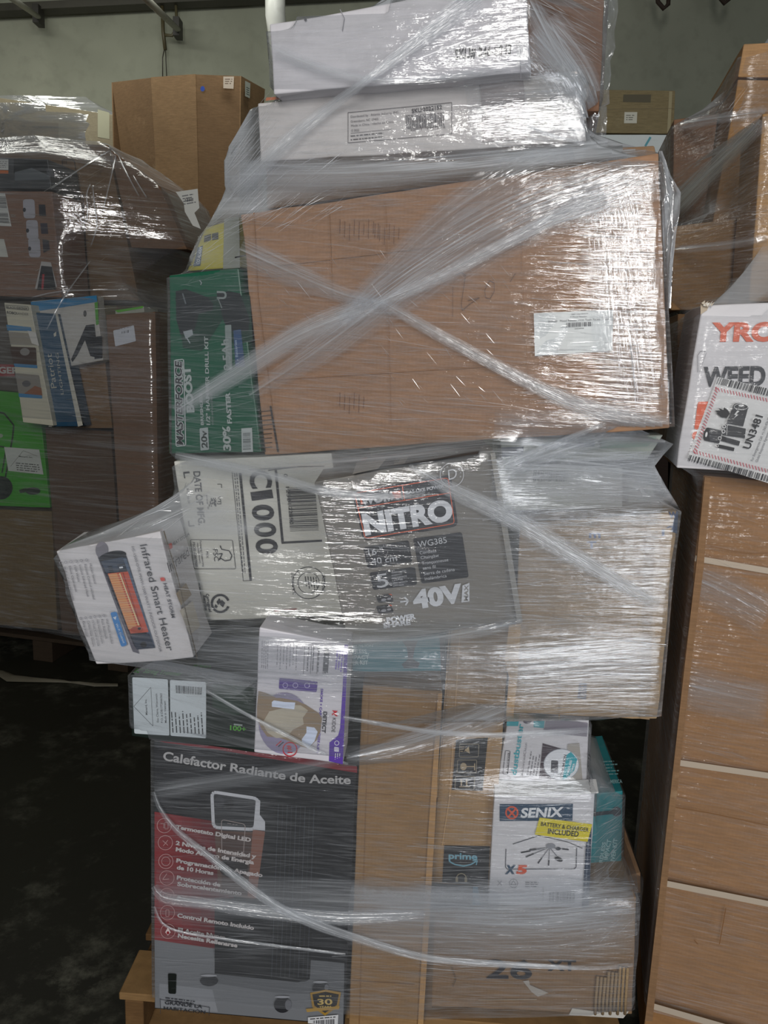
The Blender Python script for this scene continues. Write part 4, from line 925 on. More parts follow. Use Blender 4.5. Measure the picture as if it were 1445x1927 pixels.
RC('upper_edge_carton', 'brown carton whose dark side shows at the right edge, above the weed tool carton', [(1434, 214), (1560, 200), (1560, 572), (1409, 568)], 1.46, 12, .16, board('a98355'), anchor=(1430, 400))
RC('lower_tan_carton', 'tan carton under loose film just above the weed tool carton', [(1268, 425), (1432, 404), (1420, 582), (1262, 584)], 1.66, 12, .35, board('8f6f4c'))
t_ = RC('high_tan_carton', 'tall tan carton behind film in the right-hand stack, beneath the highest one', [(1388, 149), (1540, 150), (1520, 436), (1338, 432)], 1.78, 12, .35, board('a27c54'), anchor=(1390, 300))
RC('highest_tan_carton', 'highest tan carton of the right-hand stack, touching the right edge of the picture', [(1399, 82), (1540, 72), (1540, 146), (1388, 145)], 1.78, 12, .35, board('ac865e'), anchor=(1390, 110))
RC('film_fogged_carton', 'brown carton fogged by film in the right-hand stack, just right of the pale far cartons', [(1267, 224), (1352, 213), (1326, 416), (1266, 420)], 1.95, 12, .3, board('8a6850'))
RC('dark_inner_carton', 'dark brown carton deep in the right-hand stack behind the weed tool carton', [(1275, 590), (1420, 590), (1415, 880), (1268, 880)], 1.62, 12, .4, board('6d5238'))

# ================================================================== FAR CARTONS behind, right
b = carton('far_tan_carton', "far tan carton with white label and dark tape, just right of the middle stack's top", [(1120, 168), (1271, 170), (1268, 252), (1120, 250)], 4.0, 3, .5, board('8f8160', scuff='b3aa8a'), wrap=None)
A = Art(b); A.poly('5c553f', [(1173, 178), (1225, 178), (1224, 193), (1172, 192)]); A.poly('d4d2c2', [(1175, 211), (1199, 211), (1198, 232), (1174, 232)]); A.tiny('77756a', (1178, 218), (1196, 218), (0, 4), 3, 1.6); A.line('a89c78', [(1262, 172), (1258, 250)], 6); A.line('7a6d50', [(1124, 206), (1268, 204)], .8); A.done()
b = carton('far_white_carton', 'white carton far behind, directly under the far tan carton', [(1095, 253), (1262, 253), (1260, 470), (1094, 470)], 4.0, 3, .5, coated('dfe6e6', amt=.08), wrap=None)
A = Art(b); A.line('5fa6b4', [(1224, 258), (1214, 275)], 4); A.done()
carton('far_shade_block', 'added dark block far behind, under the white far carton, standing in for shade', [(1094, 472), (1262, 472), (1254, 1190), (1086, 1190)], 4.0, 3, .5, board('3c2f28'), wrap=None)  # added dark block so the gap between the stacks reads as shade
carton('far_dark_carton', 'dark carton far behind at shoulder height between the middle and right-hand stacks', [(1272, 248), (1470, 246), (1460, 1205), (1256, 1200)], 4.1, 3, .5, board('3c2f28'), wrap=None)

# ================================================================== LEFT PILE
def LC(*a, **k): k.setdefault('wrap', 'left'); k.setdefault('anchor', (100, 900)); return carton(*a, **k)
YL = 3.25
pr3 = root('wooden_pallet', 'wooden pallet under the left-hand pile, its wood coloured dark for the shadow', 'pallet', (-1.9, 3.72, 0), -radians(10)); M3 = inv(pr3); R3 = Matrix.Rotation(-radians(10), 4, 'Z')
def pb3(x0, x1, y0, y1, z0, z1): return [Vector((-1.9, 3.72, 0)) + (R3 @ p) for p in bxc(x0, x1, y0, y1, z0, z1)]
for i in range(6): part_box('deck_board', pb3(-.6, .8, -.36 + i * .16, -.25 + i * .16, .10, .118), WOOD_SHADED, pr3, M3, .002)
for x in (-.58, .36, .74): part_box('block', pb3(x, x + .1, -.36, .5, 0, .099), WOOD_SHADED, pr3, M3, .002)
LC('low_brown_carton', 'low brown carton at the bottom of the left-hand pile, beneath the green mower carton', [(-120, 955), (97, 962), (108, 1186), (-110, 1168)], YL, 10, .3, board('74603f'))
b = LC('mower_carton', 'bright green mower carton in the left-hand pile with a white address label', [(-120, 724), (72, 742), (94, 956), (-112, 948)], YL, 10, .3, coated('3f9a25', amt=.1))
A = Art(b); A.line('1c2a18', [(-20, 772), (8, 778), (26, 800), (24, 822), (10, 900)], 3); A.line('1c2a18', [(-10, 838), (12, 842), (4, 890)], 2.5); A.ell('18201a', (2, 918), 22, 22); A.ell('2a332c', (2, 918), 9, 9)
A.ell('1f2a20', (62, 924), 14, 7); A.poly('25331f', [(36, 922), (50, 918), (50, 926), (38, 928)]); A.ell('9aa890', (0, 820), 6, 4); A.done()
A = Art(b, 'address_label', label='white address label'); A.poly('c9ccc6', [(8, 841), (74, 846), (82, 893), (16, 886)]); A.line('77776f', [(20, 878), (44, 848), (70, 858)], .8); A.tiny('44443f', (30, 872), (74, 876), (.6, 4.2), 4, 1.6, .15); A.text('44443f', 'Menard, Inc.', (36, 860), (62, 862), 3, .02); A.done()
b = LC('grey_red_carton', 'grey carton with a red lettered strip above the green mower carton', [(-130, 562), (64, 566), (74, 742), (-124, 722)], YL + .02, 10, .5, coated('5c5550', amt=.3))
A = Art(b); A.poly('9c2a30', [(-60, 684), (26, 686), (28, 709), (-58, 706)]); A.text('c9c6c2', 'GER', (-2, 702), (36, 703), 12, .04); A.done()
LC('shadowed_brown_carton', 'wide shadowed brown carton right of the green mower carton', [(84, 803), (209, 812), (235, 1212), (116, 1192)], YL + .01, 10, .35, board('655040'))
LC('upright_brown_carton', 'narrow upright brown carton right of the blue lighting carton', [(130, 686), (198, 681), (211, 806), (142, 806)], YL - .03, 10, .4, board('8b6c4a'))
b = LC('labelled_brown_carton', 'tall brown carton with a small white label, right end of the left-hand pile', [(199, 592), (292, 586), (302, 1196), (238, 1206)], YL - .06, 10, .5, board('806450'))
A = Art(b, 'paper_label', label='small white paper label with barcode'); A.rr('d9dce6', [(213, 622), (252, 612), (256, 642), (217, 652)], 2); A.bars('55555c', [(229, 624), (243, 621), (243, 626), (229, 628)], 9, 5); A.tiny('9a9aa6', (220, 621), (250, 615), (0, 2), 1, 1); A.done()
b = LC('green_topped_carton', 'flat white carton with a bright green edge lying on the labelled brown carton', [(216, 584), (270, 576), (272, 588), (217, 594)], YL - .05, 10, .12, coated('b9bdb0'), )
A = Art(b); A.poly('62c42c', [(216, 584), (270, 576), (268, 580), (222, 588)]); A.done()
# robot sander, lighting and cutter cartons leaning on the front of the pile
b = LC('sander_carton', 'slim cream carton with two product photographs, leaning left of the blue lighting carton', [(7, 569), (57, 573), (100, 802), (43, 795)], YL - .16, 10, .08, coated('cbc7b4', amt=.2))
A = Art(b); A.rrline('4a4a46', [(11, 574), (53, 577), (54, 584), (12, 580)], 1, .8); A.text('4a4a46', 'BLACK+DECKER', (13, 580), (52, 583), 4.2, .02); A.text('3a3a36', 'ROBO', (13, 590), (31, 592), 5, .03); A.text('66665f', 'SANDER', (31, 592), (54, 594), 5, .0)
A.poly('3f84b4', [(12, 611), (58, 616), (60, 623), (14, 622)]); A.poly('9c968a', [(16, 624), (62, 628), (72, 650), (20, 648)]); A.poly('d6d4cf', [(52, 622), (68, 626), (74, 651), (60, 646)])
A.rr('4b372f', [(19, 652), (68, 654), (70, 693), (26, 690)], 3); A.ell('8f8c88', (47, 662), 9, 7); A.rr('3f84b4', [(26, 684), (70, 687), (71, 693), (28, 690)], 1.5)
A.rr('8d8880', [(29, 702), (74, 706), (80, 748), (36, 744)], 3); A.poly('8f5a3c', [(44, 742), (66, 726), (78, 730), (80, 744)]); A.ell('5d5c5e', (50, 722), 8, 6); A.rr('3f84b4', [(35, 740), (79, 744), (80, 750), (36, 747)], 1.5); A.done()
b = LC('lighting_carton', 'tall slim blue lighting carton leaning on the left-hand pile', [(58, 587), (106, 590), (152, 803), (101, 803)], YL - .13, 10, .08, coated('1f4a66', amt=.15))
A = Art(b); A.poly('c9c6b8', [(104, 590), (109, 591), (156, 800), (147, 803)]); A.poly('c9c6b8', [(76, 690), (80, 692), (98, 803), (92, 803)]); A.text('b6b4a8', 'Patriot', (107, 730), (97, 665), 11, .0); A.text('b6b4a8', 'LIGHTING', (120, 742), (110, 664), 5.5, .0); A.poly('c9c6b8', [(101, 628), (106, 624), (106, 632), (102, 634)]); A.done()
b = LC('cutter_carton', 'white carton with a black cutting tool pictured on it, blue top, behind the lighting carton', [(58, 566), (180, 556), (194, 678), (130, 690)], YL - .10, 10, .06, coated('c6c3bd', amt=.15))
A = Art(b); A.poly('3a86b6', [(58, 568), (182, 556), (183, 568), (108, 580), (60, 587)]); A.text('8a2430', 'Makita', (117, 622), (116, 604), 5, .04); A.poly('17171a', [(162, 612), (178, 610), (182, 648), (178, 672), (170, 670), (160, 640), (146, 668), (136, 682), (134, 676)]); A.poly('17171a', [(178, 634), (192, 632), (193, 674), (178, 676)]); A.poly('59a53a', [(178, 570), (184, 568), (186, 610), (181, 612)]); A.ell('55534f', (160, 590), 3, 6); A.done()
# upper boxes
b = LC('monitor_carton', 'wide brown carton with upside-down print and pictures at the top left of the pile', [(-140, 258), (202, 272), (262, 566), (-130, 562)], YL + .12, 10, .35, board('7b6249'))
A = Art(b); Kb = '3a2a20'
A.text(Kb, 'pressure', (140, 277), (119, 276), 4.5, .02); A.text(Kb, 'mount', (140, 287), (114, 286), 4.5, .02); A.text(Kb, 'auto-close', (90, 286), (57, 284), 4, .02); A.text(Kb, 'hold open', (38, 284), (5, 282), 4, .02)
A.rrline(Kb, [(116, 300), (140, 301), (144, 329), (121, 328)], 5, 1.6)
for i in range(3): A.line(Kb, [(119 + i * 3, 302), (119 + i * 3, 309)], 1.2)
for i in range(6): A.line('4d3626', [(106 + i * 10, 364), (116 + i * 10, 536)], 2.2)
A.line('4d3626', [(104, 366), (158, 368)], 3); A.line('4d3626', [(112, 450), (166, 452)], 2); A.done()
b = LC('appliance_carton', 'black and grey appliance carton at the left edge with an orange-edged label', [(-120, 292), (90, 299), (97, 357), (-118, 352)], YL - .12, 10, .2, coated('45474a', amt=.25))
A = Art(b); A.poly('1b1d20', [(26, 300), (88, 303), (94, 330), (26, 326)]); A.poly('5f6468', [(28, 324), (60, 316), (92, 330), (93, 338), (28, 340)]); A.poly('c9cac6', [(-60, 298), (16, 300), (16, 320), (-60, 318)]); A.tiny('77777a', (-4, 305), (14, 305), (0, 3.5), 4, 1.2, .1); A.poly('c0672c', [(-60, 319), (16, 321), (16, 327), (-60, 325)]); A.done()
b = LC('pictured_carton', 'brown carton with grey picture panels and barcode labels beneath the black and grey one', [(-120, 358), (98, 360), (116, 560), (-116, 556)], YL - .13, 10, .2, board('836757'))
A = Art(b)
for (x, y) in ((54, 393), (60, 432), (64, 466)): A.rr('a9a8b0', [(x - 11, y - 18), (x + 11, y - 18), (x + 13, y + 18), (x - 9, y + 18)], 6); A.ell('2f3038', (x - 8, y + 2), 3, 4)
A.poly('2a2a33', [(73, 385), (85, 385), (87, 407), (74, 406)]); A.poly('3a3540', [(76, 420), (89, 420), (91, 440), (78, 440)]); A.poly('34303a', [(80, 450), (92, 452), (94, 470), (82, 476)])
A.poly('b3b0ae', [(78, 492), (96, 494), (108, 540), (66, 544)]); A.poly('26262c', [(78, 500), (98, 502), (106, 545), (70, 546)]); A.line('a83a44', [(82, 516), (80, 545)], 4)
A.poly('c9cac6', [(-30, 362), (10, 364), (22, 426), (-20, 424)]); A.bars(INK, [(-4, 370), (-4, 392), (14, 393), (11, 370)], 14, 3); A.bars(INK, [(0, 400), (0, 420), (18, 421), (15, 400)], 14, 6)
A.poly('c2c2ba', [(-40, 448), (8, 450), (16, 484), (-30, 482)]); A.text('8f8f88', 'YOY', (20, 408), (30, 409), 5, .02); A.done()
LC('tented_brown_carton', 'brown carton with one corner poking up through the tented film', [(207, 282), (300, 350), (352, 470), (247, 466)], YL + .10, 12, .4, board('7e624d'))
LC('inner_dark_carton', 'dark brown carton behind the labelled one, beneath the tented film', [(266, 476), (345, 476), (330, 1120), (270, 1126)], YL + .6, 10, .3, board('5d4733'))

# ================================================================== far wrapped pallet and open bulk bin
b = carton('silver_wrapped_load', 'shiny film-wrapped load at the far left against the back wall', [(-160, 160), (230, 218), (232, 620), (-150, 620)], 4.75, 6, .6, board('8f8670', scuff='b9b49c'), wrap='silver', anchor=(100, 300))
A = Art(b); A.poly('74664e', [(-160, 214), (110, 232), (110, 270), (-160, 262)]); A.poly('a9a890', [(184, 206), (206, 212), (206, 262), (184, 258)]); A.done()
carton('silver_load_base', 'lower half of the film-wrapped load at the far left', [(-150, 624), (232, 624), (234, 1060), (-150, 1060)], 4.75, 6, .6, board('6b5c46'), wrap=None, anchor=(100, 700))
bin_ = root('bulk_bin', 'tall faceted cardboard bulk bin standing behind the left-hand pile, open at the top', 'bin', at_z(352, 1110, 0))
Mb = inv(bin_)
bx = [(210, 155, 4.45), (285, 146, 4.2), (369, 140, 4.12), (452, 143, 4.18), (497, 168, 4.5)]
low = [(246, 430, 4.45), (300, 430, 4.22), (376, 432, 4.14), (448, 434, 4.2), (478, 436, 4.5)]
KB = board('927656', scuff='a38a66'); KB2 = board('84694c')
for i in range(4):
    a, b2 = at_y(*bx[i][:2], bx[i][2]), at_y(*bx[i + 1][:2], bx[i + 1][2]); c2, d2 = at_y(*low[i + 1][:2], low[i + 1][2]), at_y(*low[i][:2], low[i][2])
    e, f2 = Vector((c2.x, c2.y, .01)), Vector((d2.x, d2.y, .01)); n = (b2 - a).cross(Vector((0, 0, 1))).normalized() * -.006
    o2 = -n * (.8 if i % 2 else -.2)
    A1, B1, C1, D1, E1, F1 = [p + o2 for p in (a, b2, c2, d2, e, f2)]
    vs = [A1, B1, C1, D1, E1, F1] + [p + n for p in (A1, B1, C1, D1, E1, F1)]
    fs = [(3, 2, 1, 0), (5, 4, 2, 3), (6, 7, 8, 9), (9, 8, 10, 11), (0, 1, 7, 6), (0, 6, 9, 3), (3, 9, 11, 5), (1, 2, 8, 7), (2, 4, 10, 8), (4, 5, 11, 10)]
    link('side_panel', mesh_from(vs, fs, Mb), KB if i % 2 else KB2, bin_)
back = [at_y(*bx[0][:2], 4.45), at_y(*bx[4][:2], 4.5)]
for k, (p, q) in enumerate(((back[0], Vector((back[0].x + .15, 4.95, back[0].z))), (Vector((back[0].x + .15, 4.95, back[0].z)), Vector((back[1].x - .1, 4.98, back[1].z))), (Vector((back[1].x - .1, 4.98, back[1].z)), back[1]))):
    n = (q - p).cross(Vector((0, 0, 1))).normalized() * .006
    cc = [p, q, Vector((q.x, q.y, .01)), Vector((p.x, p.y, .01)), p + n, q + n, Vector((q.x, q.y, .01)) + n, Vector((p.x, p.y, .01)) + n]
    part_box('back_panel', cc, KB2, bin_, Mb, 0)
class _B: pass
fb = _B(); fb.root = bin_; fb.Mi = Mb; fb.layer = .0; fb.pl = Plane(at_y(369, 140, 4.10) , (at_y(452, 143, 4.16) - at_y(369, 140, 4.10)).normalized())
A = Art(fb, 'small_labels', off=.008); A.rough = .4; A.poly('cdbfae', [(420, 145), (440, 145), (439, 168), (420, 167)]); A.tiny('7c6a5a', (423, 151), (437, 151), (0, 4), 3, 1.8, .1); A.ell('2b4fb0', (381, 168), 4, 5); A.done()
fb.pl = Plane(at_y(452, 143, 4.17), (at_y(497, 168, 4.49) - at_y(452, 143, 4.17)).normalized()); A = Art(fb, 'shipping_label', off=.010); A.poly('c9cfc4', [(455, 152), (465, 157), (464, 185), (455, 181)]); A.tiny('55605a', (457, 165), (463, 168), (0, 4), 4, 1.5, .1); A.done()
# torn paper label hanging in front of the bin
pl = front_plane(352, 400, 3.05, 0)
fb.pl = pl; A = Art(fb, 'torn_paper_label', off=0); A.poly('dcdcd6', [(333, 363), (374, 357), (377, 393), (368, 402), (380, 432), (365, 426), (350, 400), (348, 384)]); A.tiny('77777a', (345, 372), (368, 368), (1, 5), 4, 2.2, .3); A.bars('33333a', [(350, 376), (366, 374), (366, 380), (350, 382)], 9); A.done()

# debris strip on the floor, left
a = [at_z(x, y, .004) for x, y in ((0, 1266), (20, 1276), (60, 1279), (120, 1284), (180, 1290), (222, 1291))]
vs, fs = [], []
for i, p in enumerate(a): w_ = .035 * (.35 + .65 * sin(.6 + i)); vs += [p + Vector((0, w_, 0)), p + Vector((0, 0, .012)), p - Vector((0, w_, 0))]
for i in range(len(a) - 1):
    for k in (0, 1): j = i * 3 + k; fs.append((j, j + 1, j + 4, j + 3))
o = link('film_scrap', mesh_from(vs, fs, smooth=True), coated('6f6a5c')); tag(o, 'long pale scrap of film lying on the dark floor at the left', 'scrap')

# ================================================================== STRETCH FILM
def slice_pts(boxes, z):
    E_ = ((0, 1), (1, 2), (2, 3), (3, 0), (4, 5), (5, 6), (6, 7), (7, 4), (0, 4), (1, 5), (2, 6), (3, 7)); out = []
    for c in boxes:
        for i, j in E_:
            a, b = c[i], c[j]
            if (a.z - z) * (b.z - z) <= 0 and abs(a.z - b.z) > 1e-6: t = (z - a.z) / (b.z - a.z); out.append((a.x + (b.x - a.x) * t, a.y + (b.y - a.y) * t))
    return out
def hull(pts):
    pts = sorted(set(pts))
    if len(pts) < 3: return pts
    def half(ps):
        h = []
        for p in ps:
            while len(h) >= 2 and (h[-1][0] - h[-2][0]) * (p[1] - h[-2][1]) - (h[-1][1] - h[-2][1]) * (p[0] - h[-2][0]) <= 0: h.pop()
            h.append(p)
        return h
    a, b = half(pts), half(pts[::-1]); return a[:-1] + b[:-1]
def film_hull(boxes, cen, z0, z1, dz, nth, off=.005, guides=(), rise=(.28, .09, .25), fall=(.30, .045, .35), wob=.0015, th=None):
    zs = [z0 + dz * i for i in range(int((z1 - z0) / dz) + 1)]
    th = th or [2 * pi * k / nth for k in range(nth)]; nth = len(th)
    R = []; R0 = []
    for z in zs:
      for bs in ((boxes, boxes + list(guides)) if guides else (boxes,)):
        h = hull(slice_pts(bs, z)); row = [0.0] * nth
        m = len(h)
        if m >= 3:
            for k, t in enumerate(th):
                dx, dy = cos(t), sin(t); best = 0
                for i in range(m):
                    ax, ay = h[i][0] - cen[0], h[i][1] - cen[1]; bx_, by_ = h[(i + 1) % m][0] - cen[0], h[(i + 1) % m][1] - cen[1]
                    ex, ey = bx_ - ax, by_ - ay; den = dx * ey - dy * ex
                    if abs(den) < 1e-9: continue
                    r = (ax * ey - ay * ex) / den; s_ = (ax * dy - ay * dx) / den
                    if -1e-6 <= s_ <= 1 + 1e-6 and r > best: best = r
                row[k] = best
        (R0 if guides and bs is boxes else R).append(row)
    R0 = R0 or R
    n = len(zs); drops_up = [rise[0] * (1 - exp(-i * dz / rise[1])) + rise[2] * i * dz for i in range(n)]
    drops_dn = [fall[0] * (1 - exp(-i * dz / fall[1])) + fall[2] * i * dz for i in range(n)]
    out = []; free_ = []
    for i in range(n):
        row = list(R[i])
        for j in range(n):
            if i == j: continue
            d = drops_up[i - j] if i > j else drops_dn[j - i]
            if d > .5: continue
            Rj = R[j]
            for k in range(nth):
                v = Rj[k] - d
                if v > row[k]: row[k] = v
        out.append(row)
    vs, uv = [], []
    for i, z in enumerate(zs):
        u = 0; prev = None
        for k in range(nth + 1):
            t = th[k % nth]; r = out[i][k % nth] + off
            p = Vector((cen[0] + cos(t) * r, cen[1] + sin(t) * r, z)); r2 = wob * noise.noise(p * 8)
            p += Vector((cos(t), sin(t), 0)) * r2
            free_.append(min(1, max(0, (out[i][k % nth] - R0[i][k % nth]) / .03)))
            vs.append(p); uv.append((k * .0125 if nth > 300 else k * .03, z))
    fs = []
    for i in range(n - 1):
        for k in range(nth): a = i * (nth + 1) + k; fs.append((a, a + 1, a + nth + 2, a + nth + 1))
    return vs, fs, uv, free_
FILM = film_mat('stretch_film', .045, .30, 1.35, free=.30, rough=.1, iso=.2, bumpk=.5)
FILM_L = film_mat('stretch_film_layer', .12, .75, 1.6, edge=True, sx=4, sy=170)
FILM_D = film_mat('stretch_film_dense', .17, 1.6, 2.2, edge=True, sx=5, sy=210)
ROPE = film_mat('bunched_film', .32, 1.7, 2.6, edge=True, sx=5, sy=380, bumpk=1.0, rough=.2)

def wrap_thing(name, label, boxes, cen, z0, z1, dz, nth, mat, **k):
    vs, fs, uv, fr_ = film_hull(boxes, cen, z0, z1, dz, nth, **k)
    r = root(name, label, 'plastic film', (cen[0], cen[1], z0)); M = inv(r)
    me = mesh_from(vs, fs, M, smooth=True, uvs=uv); link('film_sheet', me, mat, r)
    fa = me.attributes.new('free', 'FLOAT', 'POINT'); fa.data.foreach_set('value', fr_)
    bvh = BVHTree.FromPolygons([tuple(v) for v in vs], fs); w = Box(); w.root, w.Mi, w.bvh = r, M, bvh; return w
def hit(w, px, off, fallback):
    d = ray(*px).normalized(); loc, nor, i, dist = w.bvh.ray_cast(CAM, d)
    if loc is None or (loc - CAM).length > fallback * 1.35: return CAM + d * (fallback / d.dot(Vector((0, 1, 0)))) if False else None
    return loc - d * off
def ribbon(w, name, mat, pts, widths, off=.006, n=26, m=8, power=1.0, far=9.0, jit=0.0, label=None, flat_edge=False, kind=None):
    """a strip of film lying on the wrap: centre line and widths read off the photograph, then laid on the wrap's own surface"""
    P = [Vector(p) for p in pts]; L = [0.0]
    for a, b in zip(P, P[1:]): L.append(L[-1] + (b - a).length)
    if not isinstance(widths, (list, tuple)): widths = [widths] * len(P)
    def at(t):
        s = t * L[-1]
        for i in range(len(P) - 1):
            if s <= L[i + 1] or i == len(P) - 2:
                f = (s - L[i]) / max(1e-6, L[i + 1] - L[i]); f = min(1, max(0, f)); g = f
                # Catmull-Rom
                p0, p1, p2, p3 = P[max(0, i - 1)], P[i], P[i + 1], P[min(len(P) - 1, i + 2)]
                q = .5 * ((2 * p1) + (p2 - p0) * g + (2 * p0 - 5 * p1 + 4 * p2 - p3) * g * g + (3 * p1 - p0 - 3 * p2 + p3) * g ** 3)
                return q, widths[i] * (1 - f) + widths[i + 1] * f
    rows = []; last = None
    for i in range(n + 1):
        c, wd_ = at(i / n); c2, _ = at(min(1, i / n + .01)); c1, _ = at(max(0, i / n - .01)); t = (c2 - c1).normalized(); nn = Vector((-t.y, t.x)); row = []
        for j in range(m + 1):
            v = j / m - .5; q = c + nn * v * wd_ + Vector((0, jit * noise.noise(Vector((i * .4, j, L[-1])))))
            h = hit(w, (q.x, q.y), off, far)
            row.append((h, i / n * L[-1] * .001, v * wd_ * .001, (1 if flat_edge else max(0, 1 - abs(2 * v) ** 2.2)) ** power))
        rows.append(row)
    vs, uv, ac, idx = [], [], [], {}
    for i, row in enumerate(rows):
        for j, (h, u, v, a) in enumerate(row):
            if h is None: continue
            endf = min(1, 6 * i / n, 6 * (n - i) / n) if not flat_edge else 1
            idx[(i, j)] = len(vs); vs.append(h); uv.append((u, v)); ac.append(a * (.25 + .75 * endf))
    fs = []
    for i in range(n):
        for j in range(m):
            k = [(i, j), (i + 1, j), (i + 1, j + 1), (i, j + 1)]
            if all(q in idx for q in k):
                pts4 = [vs[idx[q]] for q in k]
                if max((pts4[0] - p).length for p in pts4) < .16: fs.append(tuple(idx[q] for q in k))
    if not fs: return None
    me = mesh_from(vs, fs, w.Mi, smooth=True, uvs=uv)
    at_ = me.attributes.new('across', 'FLOAT', 'POINT')
    for i, a in enumerate(ac): at_.data[i].value = a
    o = link(name, me, mat, w.root)
    if label: o['label'] = label
    return o
def strands(w, specs, mat, seed=1, name='wrinkle_glint_strands', off=.003, far=9.0, wpx=(.7, 1.6)):
    """pulled wrinkles and threads of film, pale strips that also stand in for glints: (x0,y0,x1,y1, count, slope range, length range)"""
    r = random.Random(seed); vs, fs, uv = [], [], []
    for (x0, y0, x1, y1, cnt, sl, ln) in specs:
        for _ in range(cnt):
            x, y = r.uniform(x0, x1), r.uniform(y0, y1); s_ = r.uniform(*sl); L = r.uniform(*ln) * (.4 + .6 * r.random()); n = max(2, int(L / 26)); cur = r.uniform(-.0006, .0006)
            wd_ = r.uniform(*wpx); o_ = off + r.uniform(0, .004); tilt = r.uniform(-.2, 1.3); b0 = len(vs); ok = []
            for i in range(n + 1):
                dx = (i / n - .5) * L; qx, qy = x + dx, y + dx * s_ + cur * dx * dx
                taper = .25 + .75 * sin(pi * i / n)
                if not (x0 - 40 < qx < x1 + 25): ok.append(None); continue
                a = hit(w, (qx, qy - wd_ * taper / 2), o_, far); b_ = hit(w, (qx, qy + wd_ * taper / 2), o_, far)
                if a is None or b_ is None or (a - b_).length > .01: ok.append(None); continue
                tl = (a - b_).length * tilt; vs += [a - (a - CAM).normalized() * tl, b_]; ok.append(len(vs) - 2); uv += [(L * i / n * .001 + x, y * .01), (L * i / n * .001 + x, y * .01 + .002)]
            for p, q in zip(ok, ok[1:]):
                if p is not None and q is not None and (vs[p] - vs[q]).length < .08: fs.append((p, p + 1, q + 1, q))
    me = mesh_from(vs, fs, w.Mi, uvs=uv); o = link(name, me, mat, w.root); o['kind'] = 'stuff'; return o

MB_ = WRAP['main']
def span(quad, Y, depth=.05):   # where the film hangs free between corners it is pulled over
    pl = front_plane(*quad[0], Y, 0); f = [pl.px(*q) for q in quad]; return f + [p - pl.n * depth for p in f]
SPANS = [span([(428, 366), (520, 366), (520, 500), (352, 500)], 1.43), span([(425, 292), (520, 290), (520, 366), (428, 366)], 1.41), span([(484, 192), (520, 192), (520, 292), (425, 292)], 1.40),
         span([(1190, 838), (1266, 832), (1226, 872), (1190, 872)], 1.30), span([(1190, 872), (1226, 872), (1276, 962), (1190, 962)], 1.30)]
WM = wrap_thing('stretch_wrap', 'clear stretch film wound in many streaked passes round the middle stack', MB_, (.05, 1.56), .17, max(p.z for c in MB_ for p in c) - .005, .02, 420, FILM, guides=SPANS)
def pp(name, pts, wd_, mat, **k): return ribbon(WM, name, mat, pts, wd_, **k)
# broad overlapping passes
pp('film_pass', [(930, 800), (1100, 806), (1262, 812)], [60, 80, 60], FILM_L, off=.010)
pp('film_pass', [(925, 900), (1080, 905), (1250, 925)], [190, 170, 130], FILM_D, off=.008)
pp('film_pass', [(950, 1075), (1100, 1075), (1262, 1070)], [230, 230, 220], FILM_L, off=.009)
pp('film_pass', [(955, 1280), (1100, 1270), (1240, 1270)], [120, 150, 160], FILM_L, off=.009)
pp('film_pass', [(372, 1225), (560, 1235), (800, 1240), (1000, 1235), (1235, 1220)], [90, 120, 150, 150, 130], FILM_L, off=.010, n=40)
pp('film_pass', [(655, 1730), (800, 1735), (1000, 1740), (1196, 1720)], [120, 140, 150, 150], FILM_D, off=.008, n=36)
pp('film_pass', [(292, 1680), (470, 1690), (700, 1700), (960, 1705), (1200, 1690)], [90, 90, 100, 110, 110], FILM_L, off=.010, n=40)
pp('film_pass', [(880, 210), (960, 200), (1040, 195), (1100, 190)], [120, 140, 140, 150], FILM_L, off=.008, n=30)
pp('film_pass', [(1000, 60), (1070, 150), (1110, 260)], [150, 120, 60], FILM_D, off=.008, n=20)
pp('film_pass', [(450, 330), (700, 325), (960, 300), (1230, 272)], [60, 60, 50, 30], FILM_D, off=.012, n=30)
pp('film_pass', [(325, 875), (480, 880), (640, 870), (930, 840)], [40, 50, 50, 50], FILM_L, off=.010, n=30)
pp('film_pass', [(1140, 300), (1170, 420), (1180, 600), (1200, 780)], [160, 170, 140, 120], FILM_L, off=.006, n=24)
# folded diagonal bands across the biggest carton
pp('folded_band', [(330, 775), (450, 700), (560, 632), (660, 590), (725, 572)], [30, 44, 56, 50, 30], ROPE, off=.012, n=34, power=1.3, label='folded film band crossing the green carton')
pp('folded_band', [(470, 745), (600, 660), (760, 540), (900, 450), (1010, 395), (1120, 360), (1240, 320)], [20, 60, 100, 130, 120, 110, 80], FILM_D, off=.012, n=40)
pp('folded_band', [(700, 575), (820, 525), (930, 468), (1040, 410), (1140, 370)], [24, 28, 26, 30, 60], ROPE, off=.014, n=30)
pp('folded_band', [(640, 600), (740, 500), (850, 400), (980, 320), (1080, 290)], [40, 50, 70, 80, 50], FILM_L, off=.013, n=30)
pp('folded_band', [(450, 470), (560, 520), (650, 556), (730, 572)], [70, 50, 34, 24], FILM_D, off=.012, n=24)
pp('folded_band', [(720, 570), (800, 616), (900, 670), (1000, 722), (1100, 765), (1258, 800)], [22, 26, 26, 30, 40, 40], ROPE, off=.013, n=34)
pp('folded_band', [(1262, 830), (1150, 822), (1040, 850), (950, 880)], [10, 36, 40, 50], FILM_D, off=.014, n=20)
